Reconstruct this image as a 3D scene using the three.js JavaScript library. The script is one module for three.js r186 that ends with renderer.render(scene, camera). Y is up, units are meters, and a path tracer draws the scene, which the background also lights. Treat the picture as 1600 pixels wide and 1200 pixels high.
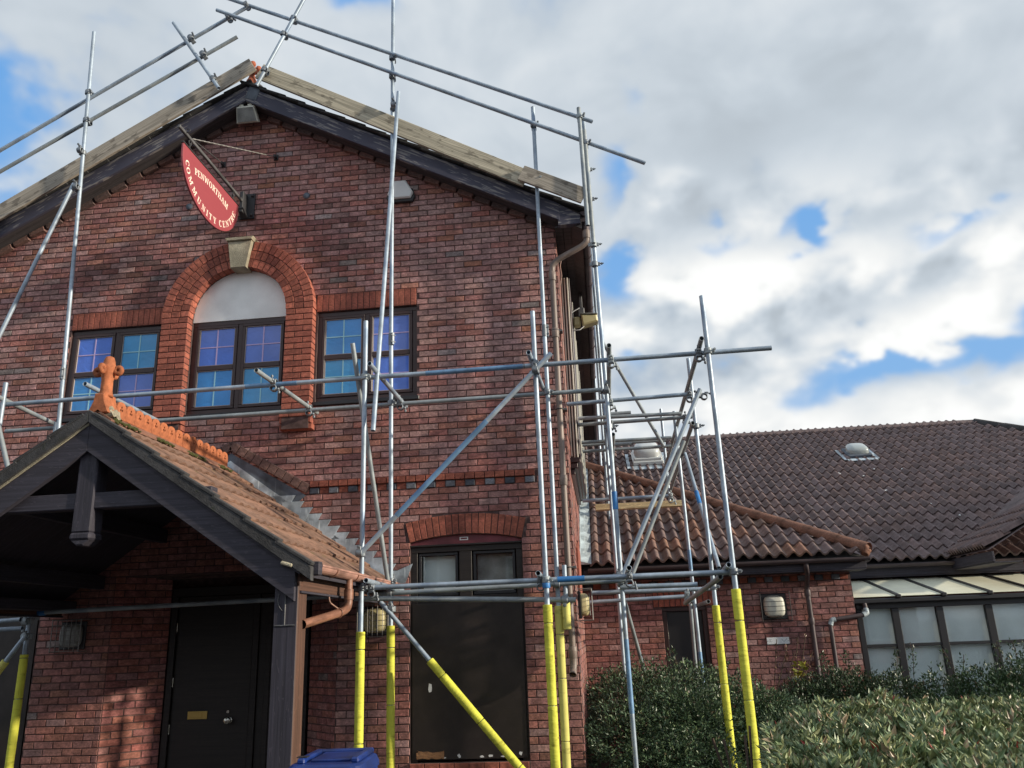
import * as THREE from 'three';
import { mergeGeometries } from 'three/addons/utils/BufferGeometryUtils.js';
import { ImprovedNoise } from 'three/addons/math/ImprovedNoise.js';

// ---------------------------------------------------------------- camera, sky, sun, exposure
const scene = new THREE.Scene();
const camera = new THREE.PerspectiveCamera(50.53, 1024 / 768, 0.1, 400);
camera.position.set(4.2355, 1.62, 8.9877);
camera.rotation.set(0.30022, 0.09808, -0.03729, 'YXZ');
const renderer = new THREE.WebGLRenderer({ antialias: true });
renderer.setSize(1024, 768);
renderer.toneMapping = THREE.LinearToneMapping;
renderer.toneMappingExposure = 2.2;
renderer.shadowMap.enabled = true;
const SUN = new THREE.Vector3(0.95, 0.26, 0.16).normalize();
const sun = new THREE.DirectionalLight(new THREE.Color(1, 0.88, 0.70), 2.3);
sun.position.copy(SUN).multiplyScalar(40);
sun.castShadow = true;
sun.shadow.radius = 3;
sun.shadow.mapSize.set(4096, 4096);
Object.assign(sun.shadow.camera, { left: -22, right: 22, top: 22, bottom: -22, near: 1, far: 90 });
scene.add(sun, sun.target);

const noise3 = new ImprovedNoise();
function fbm3(x, y, z, o) { let a = 0.5, s = 0; for (let i = 0; i < o; i++) { s += a * noise3.noise(x, y, z); x *= 2.03; y *= 2.03; z *= 2.03; a *= 0.5; } return s; }
const sstep = (a, b, x) => { const t = Math.min(1, Math.max(0, (x - a) / (b - a))); return t * t * (3 - 2 * t); };
const D2R = Math.PI / 180;
function makeSky() {
  const W = 2048, H = 1024, data = new Float32Array(W * H * 4);
  // gaps of open sky between the clouds, and the sunlit heads of cumulus: azimuth (right of -z), elevation, half-sizes in degrees, strength
  const gaps = [[-44, 31, 4.5, 4, 0.95], [-43, 26.5, 3, 1.6, 0.5], [-17.5, 42.6, 3, 1.6, 0.8], [2.6, 24.6, 2.2, 1.7, 0.95], [2.4, 30.8, 1.5, 2.4, 0.6], [4.8, 36, 1.5, 2, 0.35], [16.6, 25.3, 1.7, 1.3, 1.2], [10.5, 25.6, 2.2, 1.1, 0.6], [25.5, 23.8, 3.0, 0.8, 0.65],
    [19.8, 15.8, 4.6, 1.3, 1.15], [26.6, 15.2, 2.2, 1.0, 0.75], [29.6, 17.2, 1.4, 1.8, 0.9], [14.5, 14.2, 1.8, 1.2, 0.55], [29, 11.8, 2.6, 1, 0.6], [2.7, 18.5, 1, 1.6, 0.5]];
  const heads = [[9, 23.6, 4.6, 1.9, 1.1], [14, 22.8, 4, 2.2, 0.9], [20.5, 23, 2.4, 1.6, 0.6], [29, 21, 3, 3.4, 1.0], [21, 18.2, 5, 1.6, 0.8], [25.5, 17.8, 2.2, 1.4, 0.7], [24, 11.8, 5, 2, 0.9], [15, 12, 4, 1.6, 0.9], [7, 13, 6, 2, 0.6],
    [7.4, 30.6, 1.6, 1.2, 0.55], [18, 28.6, 5, 2.4, 0.4], [29, 13.6, 2.5, 1.3, 0.7]];
  const dark = [[13, 20, 5, 2.0, 0.9], [21, 20.8, 4, 1.4, 0.9], [13, 34, 13, 4.5, 0.9], [25, 33, 9, 5, 0.9], [28, 26, 5, 1.6, 0.6], [7, 28, 5, 1.6, 0.7], [-34, 41, 9, 3, 0.4], [-12, 38, 10, 4, 0.35], [8, 17, 6, 2, 0.4]];
  const blob = (L, az, el) => { let s = 0; for (const [a, e, ra, re, k] of L) { const x = (az - a) / ra, y = (el - e) / re, d = x * x + y * y; if (d < 6) s += k * Math.exp(-d); } return s; };
  for (let j = 0; j < H; j++) {
    const el = ((j + 0.5) / H - 0.5) * Math.PI, y = Math.sin(el), c = Math.cos(el), eld = el / D2R;
    for (let i = 0; i < W; i++) {
      const th = ((i + 0.5) / W - 0.5) * 2 * Math.PI, x = Math.cos(th) * c, z = Math.sin(th) * c, o = (j * W + i) * 4;
      if (y < -0.03) { data[o] = 0.1; data[o + 1] = 0.1; data[o + 2] = 0.1; data[o + 3] = 1; continue; }
      let az = Math.atan2(x, -z) / D2R;
      const k = 1 / (Math.max(y, 0) + 0.28), px = x * k * 1.5, pz = z * k * 1.5;
      const w1 = fbm3(px * 2.1 + 7, pz * 2.1, 3.1, 3), w2 = fbm3(px * 2.1, pz * 2.1 + 9, 8.4, 3);
      const big = fbm3(px * 1.1 + w1 * 0.5, pz * 1.1 + w2 * 0.5, 1.7, 4), fine = fbm3(px * 5.2 + w2 * 1.5, pz * 5.2 + w1 * 1.5, 5.5, 7), puff = fbm3(x * 17 + w1, y * 22, z * 17 + w2, 6);
      const azw = az + w1 * 2.6 + fine * 2.4 + puff * 3.0, elw = eld + w2 * 1.6 + fine * 1.6 + puff * 2.6;
      const g = blob(gaps, azw, elw), h = blob(heads, azw, elw), d = blob(dark, azw, elw);
      const inside = Math.exp(-Math.pow(Math.max(0, Math.abs(az) - 40) / 12, 2));
      const low = sstep(31, 24, eld), dens = 0.92 + big * (1.3 - 1.05 * inside) + fine * 0.42 + puff * (0.12 + 0.26 * low) - g * 1.1 + h * 0.4 + d * 0.2;
      const cov = sstep(0.06, 0.90, dens + puff * 0.3);
      let lum = 0.47 + big * 0.14 + fine * (0.10 + 0.06 * low) + puff * (0.05 + 0.30 * low) + h * 0.22 - d * 0.06 + 0.07 * sstep(26, 9, eld);
      lum = Math.min(0.72, Math.max(0.38, lum));
      const t = sstep(0.42, 0.7, lum);
      const cl = [lum * (0.88 + 0.11 * t), lum * (0.985 + 0.015 * t), lum * (1.09 - 0.10 * t)];
      const up = sstep(5, 45, eld), sk = [0.19 - 0.09 * up, 0.35 - 0.08 * up, 0.58 - 0.02 * up];
      const thin = 0.80 + 0.20 * sstep(0.2, 0.9, cov);
      for (let q = 0; q < 3; q++) data[o + q] = (sk[q] + (cl[q] - sk[q]) * cov * thin) * 0.64;
      data[o + 3] = 1;
    }
  }
  const t = new THREE.DataTexture(data, W, H, THREE.RGBAFormat, THREE.FloatType);
  t.mapping = THREE.EquirectangularReflectionMapping; t.magFilter = t.minFilter = THREE.LinearFilter; t.wrapS = THREE.RepeatWrapping; t.needsUpdate = true;
  return t;
}
const sky = makeSky();
scene.background = sky; scene.environment = sky;

// ---------------------------------------------------------------- helpers
function rng(s) { return () => { s = (s + 0x6d2b79f5) | 0; let t = Math.imul(s ^ (s >>> 15), 1 | s); t = (t + Math.imul(t ^ (t >>> 7), 61 | t)) ^ t; return ((t ^ (t >>> 14)) >>> 0) / 4294967296; }; }
const R = rng(20240), V = (x, y, z) => new THREE.Vector3(x, y, z);
const lin = (r, g, b) => new THREE.Color().setRGB(r, g, b);
const taken = new Map();
function numbered(n) { const k = taken.get(n) || 0; taken.set(n, k + 1); return k ? n + '_' + String(k).padStart(3, '0') : n; }
function thing(name, label, category, group) { const o = new THREE.Group(); o.name = numbered(name); o.userData = { label, category }; if (group) o.userData.group = group; scene.add(o); return o; }
function part(name, geo, mat, parent, extra) { const m = new THREE.Mesh(geo, mat); m.name = name; if (extra) Object.assign(m.userData, extra); parent.add(m); return m; }
function structure(name, geo, mat) { const m = new THREE.Mesh(geo, mat); m.name = name; m.userData.kind = 'structure'; scene.add(m); return m; }
// soup of flat triangles -> geometry with box-projected uv in metres
function soup(tris, uvs) {
  const g = new THREE.BufferGeometry(); g.setAttribute('position', new THREE.Float32BufferAttribute(tris, 3)); g.computeVertexNormals();
  if (uvs) g.setAttribute('uv', new THREE.Float32BufferAttribute(uvs, 2)); else boxUV(g);
  return g;
}
function boxUV(g, ou = 0, ov = 0) {
  const p = g.attributes.position, n = g.attributes.normal, uv = new Float32Array(p.count * 2);
  for (let i = 0; i < p.count; i++) {
    const ax = Math.abs(n.getX(i)), ay = Math.abs(n.getY(i)), az = Math.abs(n.getZ(i)), x = p.getX(i), y = p.getY(i), z = p.getZ(i);
    if (az >= ax && az >= ay) { uv[2 * i] = x; uv[2 * i + 1] = y; } else if (ax >= ay) { uv[2 * i] = z; uv[2 * i + 1] = y; } else { uv[2 * i] = x; uv[2 * i + 1] = z; }
    uv[2 * i] += ou; uv[2 * i + 1] += ov;
  }
  g.setAttribute('uv', new THREE.BufferAttribute(uv, 2)); return g;
}
function merge(list) {
  const L = list.map((g) => { let q = g.index ? g.toNonIndexed() : g; for (const k of Object.keys(q.attributes)) if (!['position', 'normal', 'uv'].includes(k)) { q = q.clone(); q.deleteAttribute(k); } return q; });
  return L.length === 1 ? L[0] : mergeGeometries(L);
}
const cboxCache = new Map();
function cboxRaw(w, h, d, b) {
  const key = [w, h, d, b].map((v) => v.toFixed(4)).join();
  if (cboxCache.has(key)) return cboxCache.get(key);
  const hx = w / 2, hy = h / 2, hz = d / 2; b = Math.min(b, hx * 0.6, hy * 0.6, hz * 0.6); const T = [];
  const X = (a, s, t) => [a * hx, s * (hy - b), t * (hz - b)], Y = (a, s, t) => [a * (hx - b), s * hy, t * (hz - b)], Z = (a, s, t) => [a * (hx - b), s * (hy - b), t * hz];
  const tri = (p, q, r) => { const ux = q[0] - p[0], uy = q[1] - p[1], uz = q[2] - p[2], vx = r[0] - p[0], vy = r[1] - p[1], vz = r[2] - p[2];
    const nx = uy * vz - uz * vy, ny = uz * vx - ux * vz, nz = ux * vy - uy * vx; const f = nx * (p[0] + q[0] + r[0]) + ny * (p[1] + q[1] + r[1]) + nz * (p[2] + q[2] + r[2]) > 0; T.push(...p, ...(f ? q : r), ...(f ? r : q)); };
  const quad = (a, c, e, f) => { tri(a, c, e); tri(a, e, f); };
  for (const s of [-1, 1]) { quad(X(s, -1, -1), X(s, 1, -1), X(s, 1, 1), X(s, -1, 1)); quad(Y(-1, s, -1), Y(1, s, -1), Y(1, s, 1), Y(-1, s, 1)); quad(Z(-1, -1, s), Z(1, -1, s), Z(1, 1, s), Z(-1, 1, s)); }
  for (const s of [-1, 1]) for (const t of [-1, 1]) { quad(X(s, t, -1), X(s, t, 1), Y(s, t, 1), Y(s, t, -1)); quad(X(s, -1, t), X(s, 1, t), Z(s, 1, t), Z(s, -1, t)); quad(Y(-1, s, t), Y(1, s, t), Z(1, s, t), Z(-1, s, t)); for (const u of [-1, 1]) tri(X(s, t, u), Y(s, t, u), Z(s, t, u)); }
  const g = soup(T); cboxCache.set(key, g); return g;
}
const eul = new THREE.Euler();
// chamfered box: size, centre, optional rotation
function bx(w, h, d, x = 0, y = 0, z = 0, b = 0.004, rx = 0, ry = 0, rz = 0) {
  const g = cboxRaw(w, h, d, b).clone();
  g.applyMatrix4(new THREE.Matrix4().compose(V(x, y, z), new THREE.Quaternion().setFromEuler(eul.set(rx, ry, rz)), V(1, 1, 1)));
  return g;
}
const vgrain = (g) => { const u = g.attributes.uv; for (let i = 0; i < u.count; i++) u.setXY(i, u.getY(i), u.getX(i) + 0.37); return g; };
const bxr = (x0, x1, y0, y1, z0, z1, b = 0.004) => bx(x1 - x0, y1 - y0, z1 - z0, (x0 + x1) / 2, (y0 + y1) / 2, (z0 + z1) / 2, b);
// extrude a polygon given as [x, y] pairs; z from z0 to z1
function poly(pts, z0, z1, holes = [], bevel = 0) {
  const s = new THREE.Shape(pts.map((p) => new THREE.Vector2(p[0], p[1])));
  for (const h of holes) s.holes.push(new THREE.Path(h.map((p) => new THREE.Vector2(p[0], p[1]))));
  const g = new THREE.ExtrudeGeometry(s, { depth: z1 - z0 - 2 * bevel, bevelEnabled: bevel > 0, bevelSize: bevel, bevelThickness: bevel, bevelOffset: -bevel, bevelSegments: 1, curveSegments: 12 });
  g.translate(0, 0, z0 + bevel); const q = g.index ? g.toNonIndexed() : g; q.computeVertexNormals(); return boxUV(q);
}
const UP = V(0, 1, 0);
function quatTo(dir) { return new THREE.Quaternion().setFromUnitVectors(UP, dir.clone().normalize()); }
// lathe around local y with uv = (angle * radius, y)
function lathe(pts, seg = 14) {
  const g = new THREE.LatheGeometry(pts.map((p) => new THREE.Vector2(p[0], p[1])), seg); const p = g.attributes.position, uv = g.attributes.uv;
  for (let i = 0; i < p.count; i++) { const r = Math.hypot(p.getX(i), p.getZ(i)); uv.setXY(i, uv.getX(i) * 2 * Math.PI * Math.max(r, 0.01), p.getY(i)); }
  return g;
}
function rod(a, b, r, seg = 8) { const d = b.clone().sub(a), L = d.length(), g = new THREE.CylinderGeometry(r, r, L, seg); g.applyMatrix4(new THREE.Matrix4().compose(a.clone().addScaledVector(d, 0.5), quatTo(d), V(1, 1, 1))); return g; }
function curveTube(pts, r, n = 24, seg = 12, tension = 0.3) { const g = new THREE.TubeGeometry(new THREE.CatmullRomCurve3(pts, false, 'catmullrom', tension), n, r, seg, false); return g; }

// ---------------------------------------------------------------- textures
function hash2(x, y, s) { let h = Math.imul(x, 374761393) + Math.imul(y, 668265263) + Math.imul(s, 1442695041); h = Math.imul(h ^ (h >>> 13), 1274126177); return ((h ^ (h >>> 16)) >>> 0) / 4294967296; }
function vnoise(x, y, px, py, s) { const xi = Math.floor(x), yi = Math.floor(y); let fx = x - xi, fy = y - yi; fx = fx * fx * (3 - 2 * fx); fy = fy * fy * (3 - 2 * fy);
  const m = (a, n) => ((a % n) + n) % n, a = hash2(m(xi, px), m(yi, py), s), b = hash2(m(xi + 1, px), m(yi, py), s), c = hash2(m(xi, px), m(yi + 1, py), s), d = hash2(m(xi + 1, px), m(yi + 1, py), s);
  return a + (b - a) * fx + (c - a) * fy + (a - b - c + d) * fx * fy; }
function fbm2(u, v, fx, fy, o, s) { let a = 0.5, t = 0, n = 0; for (let i = 0; i < o; i++) { t += a * vnoise(u * fx, v * fy, fx, fy, s + i); n += a; a *= 0.55; fx *= 2; fy *= 2; } return t / n; }
function tex(w, h, f, srgb = true, rep = 1) {
  const d = new Uint8Array(w * h * 4);
  for (let j = 0; j < h; j++) for (let i = 0; i < w; i++) { const c = f((i + 0.5) / w, (j + 0.5) / h, i, j), o = (j * w + i) * 4; for (let k = 0; k < 3; k++) d[o + k] = Math.max(0, Math.min(255, (Array.isArray(c) ? c[k] : c) * 255)); d[o + 3] = 255; }
  const t = new THREE.DataTexture(d, w, h); t.magFilter = THREE.LinearFilter; t.minFilter = THREE.LinearMipmapLinearFilter; t.generateMipmaps = true; t.wrapS = t.wrapT = THREE.RepeatWrapping; t.colorSpace = srgb ? THREE.SRGBColorSpace : THREE.NoColorSpace; t.repeat.set(1 / rep, 1 / rep); t.needsUpdate = true;
  let m = 0; for (let i = 0; i < w * h; i += 7) m += Math.pow(d[i * 4 + 1] / 255, 2.2); t.userData.mean = m / Math.ceil(w * h / 7); return t;
}
const mixc = (a, b, t) => [a[0] + (b[0] - a[0]) * t, a[1] + (b[1] - a[1]) * t, a[2] + (b[2] - a[2]) * t];
// brick face: sand-faced clay, pale bloom, dark pits (tile of 0.9 m)
const brickMap = tex(768, 768, (u, v) => {
  const a = fbm2(u, v, 9, 9, 4, 11), b = fbm2(u, v, 40, 60, 3, 21), f = hash2((u * 768) | 0, (v * 768) | 0, 5), p = fbm2(u, v, 90, 90, 2, 31);
  let t = 0.72 + (a - 0.5) * 0.34 + (b - 0.5) * 0.28 + (f - 0.5) * 0.10; const bloom = sstep(0.55, 0.75, b * 0.55 + a * 0.45);
  let c = mixc([t, t, t], [0.98, 0.93, 0.93], bloom * 0.32); if (p > 0.78) c = mixc(c, [0.2, 0.17, 0.17], (p - 0.78) * 4); return c;
}, true, 0.9);
const brickBump = tex(512, 512, (u, v) => 0.5 + (fbm2(u, v, 24, 24, 4, 41) - 0.5) * 0.9 + (hash2((u * 512) | 0, (v * 512) | 0, 9) - 0.5) * 0.12, false, 0.6);
const mortarMap = tex(256, 256, (u, v, i, j) => { const t = 0.75 + (fbm2(u, v, 12, 12, 4, 3) - 0.5) * 0.5 + (hash2(i, j, 2) - 0.5) * 0.15; return [t, t, t]; }, true, 0.7);
const grit = tex(512, 512, (u, v, i, j) => { const t = 0.78 + (fbm2(u, v, 6, 6, 5, 61) - 0.5) * 0.55 + (hash2(i, j, 6) - 0.5) * 0.16; return [t, t, t]; }, true, 1.1);
const gritBump = tex(256, 256, (u, v, i, j) => 0.5 + (fbm2(u, v, 40, 40, 3, 71) - 0.5) * 0.8 + (hash2(i, j, 8) - 0.5) * 0.2, false, 0.3);
// concrete roof tile: weathered, lichen spots
const tileMap = tex(512, 512, (u, v, i, j) => {
  const a = fbm2(u, v, 5, 5, 5, 81), b = fbm2(u, v, 50, 50, 2, 82), l = fbm2(u, v, 22, 22, 3, 83); const t = 0.72 + (a - 0.5) * 0.42 + (b - 0.5) * 0.2 + (hash2(i, j, 12) - 0.5) * 0.1;
  let c = [t, t, t]; if (l > 0.70) c = mixc(c, [0.62, 0.66, 0.55], Math.min(1, (l - 0.70) * 5)); return c;
}, true, 1.6);
// old dark paint flaking off along the grain to grey timber (tile 2.4 x 0.8 m)
const paintMap = (() => { const t = tex(1024, 512, (u, v) => {
  const s = fbm2(u, v, 14, 46, 4, 91), s2 = fbm2(u, v, 40, 90, 2, 92), zone = fbm2(u, v, 4, 3, 3, 93), g = fbm2(u, v, 6, 120, 2, 94);
  const k = sstep(0.565, 0.65, s * 0.6 + zone * 0.34 + s2 * 0.12); let c = mixc([0.24, 0.245, 0.315], [0.30, 0.30, 0.36], fbm2(u, v, 8, 8, 4, 95)); return mixc(c, mixc([0.42, 0.41, 0.42], [0.62, 0.61, 0.61], g), k);
}); t.repeat.set(1 / 2.4, 1 / 0.8); return t; })();
const timberMap = (() => { const t = tex(512, 512, (u, v, i, j) => { const g = fbm2(u, v, 3, 60, 4, 101), k = sstep(0.70, 0.76, fbm2(u, v, 30, 60, 3, 102)); let b = 0.74 + (g - 0.5) * 0.4 + (hash2(i, j, 3) - 0.5) * 0.06; return mixc([b, b, b], [1, 0.98, 0.95], k * 0.6); }); t.repeat.set(1 / 1.5, 1 / 0.8); return t; })();
// weathered scaffold board
const boardMap = (() => { const t = tex(1024, 256, (u, v, i, j) => { const w = fbm2(u, v, 4, 4, 3, 111) * 0.12; const g = fbm2(u, v + w, 3, 50, 4, 112), d = fbm2(u, v, 18, 9, 4, 113), st = sstep(0.6, 0.74, d); let b = 0.70 + (g - 0.5) * 0.5; let c = [b * 0.96, b * 0.92, b * 0.86]; return mixc(c, [0.28, 0.26, 0.24], st * 0.42); }); t.repeat.set(1 / 2.6, 1 / 0.5); return t; })();
const zincMap = tex(256, 512, (u, v, i, j) => { const a = fbm2(u, v, 3, 6, 5, 121), b = fbm2(u, v, 40, 60, 2, 122), m = fbm2(u, v, 6, 9, 4, 123); let t = 0.80 + (a - 0.5) * 0.34 + (b - 0.5) * 0.10; let c = [t * 0.97, t, t * 1.03]; return mixc(c, [0.55, 0.62, 0.72], sstep(0.55, 0.75, m) * 0.5); }, true, 1.9);
const zincRough = tex(128, 256, (u, v) => 0.38 + 0.3 * fbm2(u, v, 5, 6, 4, 131), false, 1.3);
const leadMap = tex(512, 512, (u, v, i, j) => { const a = fbm2(u, v, 6, 6, 5, 141), s = fbm2(u, v, 40, 5, 3, 142); let t = 0.66 + (a - 0.5) * 0.6; let c = [t * 0.96, t, t * 1.05]; if (s > 0.62) c = mixc(c, [0.9, 0.92, 0.93], (s - 0.62) * 2.4); return c; }, true, 0.9);
const foamMap = tex(256, 512, (u, v, i, j) => { const a = fbm2(u, v, 5, 8, 4, 151), d = fbm2(u, v, 9, 24, 4, 152); let t = 0.9 + (a - 0.5) * 0.22; let c = [t, t, t]; if (d > 0.62) c = mixc(c, [0.36, 0.33, 0.2], (d - 0.62) * 2.6); return c; }, true, 1.3);
const foamBump = tex(128, 256, (u, v) => fbm2(u, v, 8, 30, 3, 155), false, 0.7);
const filmBump = tex(512, 512, (u, v) => { const w = fbm2(u, v, 4, 4, 4, 161), a = fbm2(u + 0.3 * w, v + 0.2 * w, 5, 9, 4, 162); return a; }, false, 1.2);
const paleGrit = tex(256, 256, (u, v, i, j) => { const t = 0.95 + (fbm2(u, v, 5, 5, 5, 62) - 0.5) * 0.16 + (hash2(i, j, 7) - 0.5) * 0.03; return [t, t, t]; }, true, 1.3);
const asphaltMap = tex(512, 512, (u, v, i, j) => { const t = 0.7 + (fbm2(u, v, 8, 8, 5, 171) - 0.5) * 0.5 + (hash2(i, j, 14) - 0.5) * 0.3; return [t, t, t]; }, true, 2);

// ---------------------------------------------------------------- materials
const M = {};
// a colour given for a mapped material is its mean colour: the map's own mean is divided out
const even = (o) => { if (o.map && o.color.isColor) { const m = o.map.userData.mean; o.color.r = Math.min(1.15, o.color.r / m); o.color.g = Math.min(1.15, o.color.g / m); o.color.b = Math.min(1.15, o.color.b / m); } return o; };
const std = (o) => new THREE.MeshStandardMaterial(even(o)), phy = (o) => new THREE.MeshPhysicalMaterial(even(o));
M.brick = std({ color: 0xffffff, map: brickMap, bumpMap: brickBump, bumpScale: 0.004, roughness: 0.92, vertexColors: true });
M.mortar = std({ color: lin(0.105, 0.066, 0.063), map: mortarMap, roughness: 1 });
M.dress = [0, 1, 2, 3].map((i) => std({ color: lin(0.27 + 0.025 * i, 0.083 + 0.009 * i, 0.058 + 0.005 * i), map: brickMap, bumpMap: brickBump, bumpScale: 0.002, roughness: 0.9 }));
M.darkBrick = [0, 1, 2].map((i) => std({ color: lin(0.11 + 0.03 * i, 0.075 + 0.012 * i, 0.07 + 0.008 * i), map: brickMap, bumpMap: brickBump, bumpScale: 0.003, roughness: 0.95 }));  // dark brick for the porch band, and for the corbel with verge shade included
M.blueBrick = [0, 1].map((i) => std({ color: lin(0.055 + 0.08 * i, 0.065 + 0.08 * i, 0.09 + 0.085 * i), map: brickMap, roughness: 0.55 }));
M.stone = std({ color: lin(0.42, 0.38, 0.28), map: grit, bumpMap: gritBump, bumpScale: 0.006, roughness: 0.95 });
M.barge = std({ color: 0xffffff, map: paintMap, roughness: 0.72 });
M.darkTimber = std({ color: lin(0.040, 0.037, 0.052), map: timberMap, bumpMap: timberMap, bumpScale: 0.002, roughness: 0.72 });
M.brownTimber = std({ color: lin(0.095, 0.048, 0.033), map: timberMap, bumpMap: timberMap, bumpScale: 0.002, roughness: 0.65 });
M.black = std({ color: lin(0.016, 0.0115, 0.0105), map: timberMap, roughness: 0.55 });
M.soffit = std({ color: lin(0.055, 0.05, 0.055), map: timberMap, roughness: 0.8 });
M.upvc = std({ color: lin(0.045, 0.022, 0.022), roughness: 0.38 });
M.upvcBlack = std({ color: lin(0.02, 0.02, 0.024), roughness: 0.45 });
M.gasket = std({ color: lin(0.38, 0.33, 0.30), roughness: 0.6 });
M.filmBlue = [[0.02, 0.27, 0.72], [0.03, 0.33, 0.70]].map((c) => phy({ color: lin(...c), map: paleGrit, bumpMap: filmBump, bumpScale: 0.010, roughness: 0.45, clearcoat: 1, clearcoatRoughness: 0.03 }));
M.filmViolet = [[0.065, 0.18, 0.72], [0.09, 0.19, 0.67]].map((c) => phy({ color: lin(...c), map: paleGrit, bumpMap: filmBump, bumpScale: 0.010, roughness: 0.45, clearcoat: 1, clearcoatRoughness: 0.03 }));
M.barPink = std({ color: lin(0.58, 0.46, 0.74), roughness: 0.5 });
M.barCyan = std({ color: lin(0.36, 0.70, 0.80), roughness: 0.5 });
M.white = std({ color: lin(0.88, 0.89, 0.88), roughness: 0.45, map: paleGrit });
M.whitePlain = std({ color: lin(0.72, 0.73, 0.73), roughness: 0.4 });
M.tileMain = [[0.170, 0.118, 0.111], [0.163, 0.118, 0.116], [0.156, 0.118, 0.119], [0.176, 0.118, 0.107], [0.165, 0.122, 0.122]].map((c) => std({ color: lin(...c), map: tileMap, bumpMap: gritBump, bumpScale: 0.003, roughness: 0.85 }));
M.tileRed = [[0.23, 0.125, 0.09], [0.21, 0.125, 0.10], [0.25, 0.12, 0.08], [0.18, 0.12, 0.10]].map((c) => std({ color: lin(...c), map: tileMap, bumpMap: gritBump, bumpScale: 0.003, roughness: 0.88 }));
M.tilePorch = [[0.215, 0.122, 0.085], [0.20, 0.118, 0.085], [0.225, 0.125, 0.087], [0.195, 0.115, 0.083]].map((c) => std({ color: lin(...c), map: tileMap, bumpMap: gritBump, bumpScale: 0.003, roughness: 0.92 }));
M.verge = std({ color: lin(0.055, 0.055, 0.058), map: tileMap, bumpMap: gritBump, bumpScale: 0.005, roughness: 0.95 });
M.terracotta = std({ color: lin(0.40, 0.13, 0.055), map: tileMap, bumpMap: gritBump, bumpScale: 0.002, roughness: 0.85 });
M.terraOld = std({ color: lin(0.40, 0.12, 0.065), map: grit, bumpMap: gritBump, bumpScale: 0.003, roughness: 0.9 });
M.hip = std({ color: lin(0.215, 0.105, 0.072), map: tileMap, bumpMap: gritBump, bumpScale: 0.003, roughness: 0.9 });
M.moss = std({ color: lin(0.06, 0.065, 0.018), roughness: 1 });
M.lead = std({ color: lin(0.46, 0.53, 0.62), map: leadMap, roughness: 0.5, metalness: 0.15 });
M.leadOld = std({ color: lin(0.10, 0.11, 0.125), map: leadMap, roughness: 0.65, metalness: 0.1 });
M.leadWhite = std({ color: lin(0.38, 0.41, 0.40), map: leadMap, roughness: 0.6 });
M.zinc = std({ color: lin(0.40, 0.45, 0.50), map: zincMap, roughnessMap: zincRough, roughness: 1, metalness: 0.45 });
M.zincOld = std({ color: lin(0.33, 0.35, 0.35), map: zincMap, roughness: 0.6, metalness: 0.25 });
M.coupler = std({ color: lin(0.22, 0.23, 0.24), map: zincMap, roughness: 0.55, metalness: 0.6 });
M.bluePaint = std({ color: lin(0.04, 0.20, 0.48), roughness: 0.5, map: zincMap });
M.blueWorn = std({ color: lin(0.17, 0.29, 0.44), roughness: 0.5, map: zincMap, metalness: 0.25 });
M.foam = std({ color: lin(0.66, 0.66, 0.075), map: foamMap, bumpMap: foamBump, bumpScale: 0.006, roughness: 0.8 });
M.foamPale = std({ color: lin(0.66, 0.62, 0.17), map: foamMap, roughness: 0.85 });
M.board = std({ color: lin(0.46, 0.425, 0.37), map: boardMap, roughness: 0.9 });
M.boardGrey = std({ color: lin(0.33, 0.325, 0.315), map: boardMap, roughness: 0.92 });
M.newWood = std({ color: lin(0.66, 0.50, 0.30), map: timberMap, roughness: 0.8 });
M.pipe = std({ color: lin(0.21, 0.165, 0.145), roughness: 0.5, map: grit });
M.pipeRed = std({ color: lin(0.24, 0.115, 0.075), roughness: 0.45, map: grit });
M.pipeDark = std({ color: lin(0.075, 0.055, 0.06), roughness: 0.5, map: grit });
M.gutterPink = std({ color: lin(0.36, 0.20, 0.16), roughness: 0.5, map: grit });
M.iron = std({ color: lin(0.045, 0.045, 0.05), roughness: 0.6, metalness: 0.3 });
M.ironGrey = std({ color: lin(0.12, 0.12, 0.125), roughness: 0.6, metalness: 0.4, map: grit });
M.wire = std({ color: lin(0.28, 0.27, 0.26), roughness: 0.6, metalness: 0.5 });
M.cream = std({ color: lin(0.56, 0.50, 0.27), roughness: 0.45, map: paleGrit });
M.boardBlack = std({ color: lin(0.024, 0.0175, 0.0155), map: grit, roughness: 0.5 });
M.creamPale = std({ color: lin(0.66, 0.66, 0.58), roughness: 0.45 });
M.lampGlass = std({ color: lin(0.30, 0.31, 0.30), roughness: 0.3, map: grit });
M.brass = std({ color: lin(0.58, 0.40, 0.13), roughness: 0.35, metalness: 0.85 });
M.steel = std({ color: lin(0.6, 0.58, 0.52), roughness: 0.25, metalness: 0.9 });
M.maroon = std({ color: lin(0.145, 0.03, 0.04), roughness: 0.5, map: grit });
M.glass = phy({ color: lin(0.95, 0.97, 0.97), roughness: 0.02, transmission: 1, thickness: 0, ior: 1.5 });
M.roomDark = std({ color: lin(0.09, 0.10, 0.11), roughness: 0.9 });
M.blind = std({ color: lin(0.74, 0.79, 0.80), roughness: 0.8, map: paleGrit });
M.asphalt = std({ color: lin(0.06, 0.06, 0.063), map: asphaltMap, roughness: 0.95 });
M.soil = std({ color: lin(0.05, 0.04, 0.03), map: asphaltMap, roughness: 1 });
M.bin = std({ color: lin(0.007, 0.028, 0.16), roughness: 0.42, map: grit });
M.rubber = std({ color: lin(0.02, 0.02, 0.02), roughness: 0.8 });
M.polycarb = std({ color: lin(0.86, 0.86, 0.68), roughness: 0.35, map: paleGrit });
M.dome = phy({ color: lin(0.55, 0.58, 0.58), roughness: 0.25, clearcoat: 0.6 });
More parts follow.
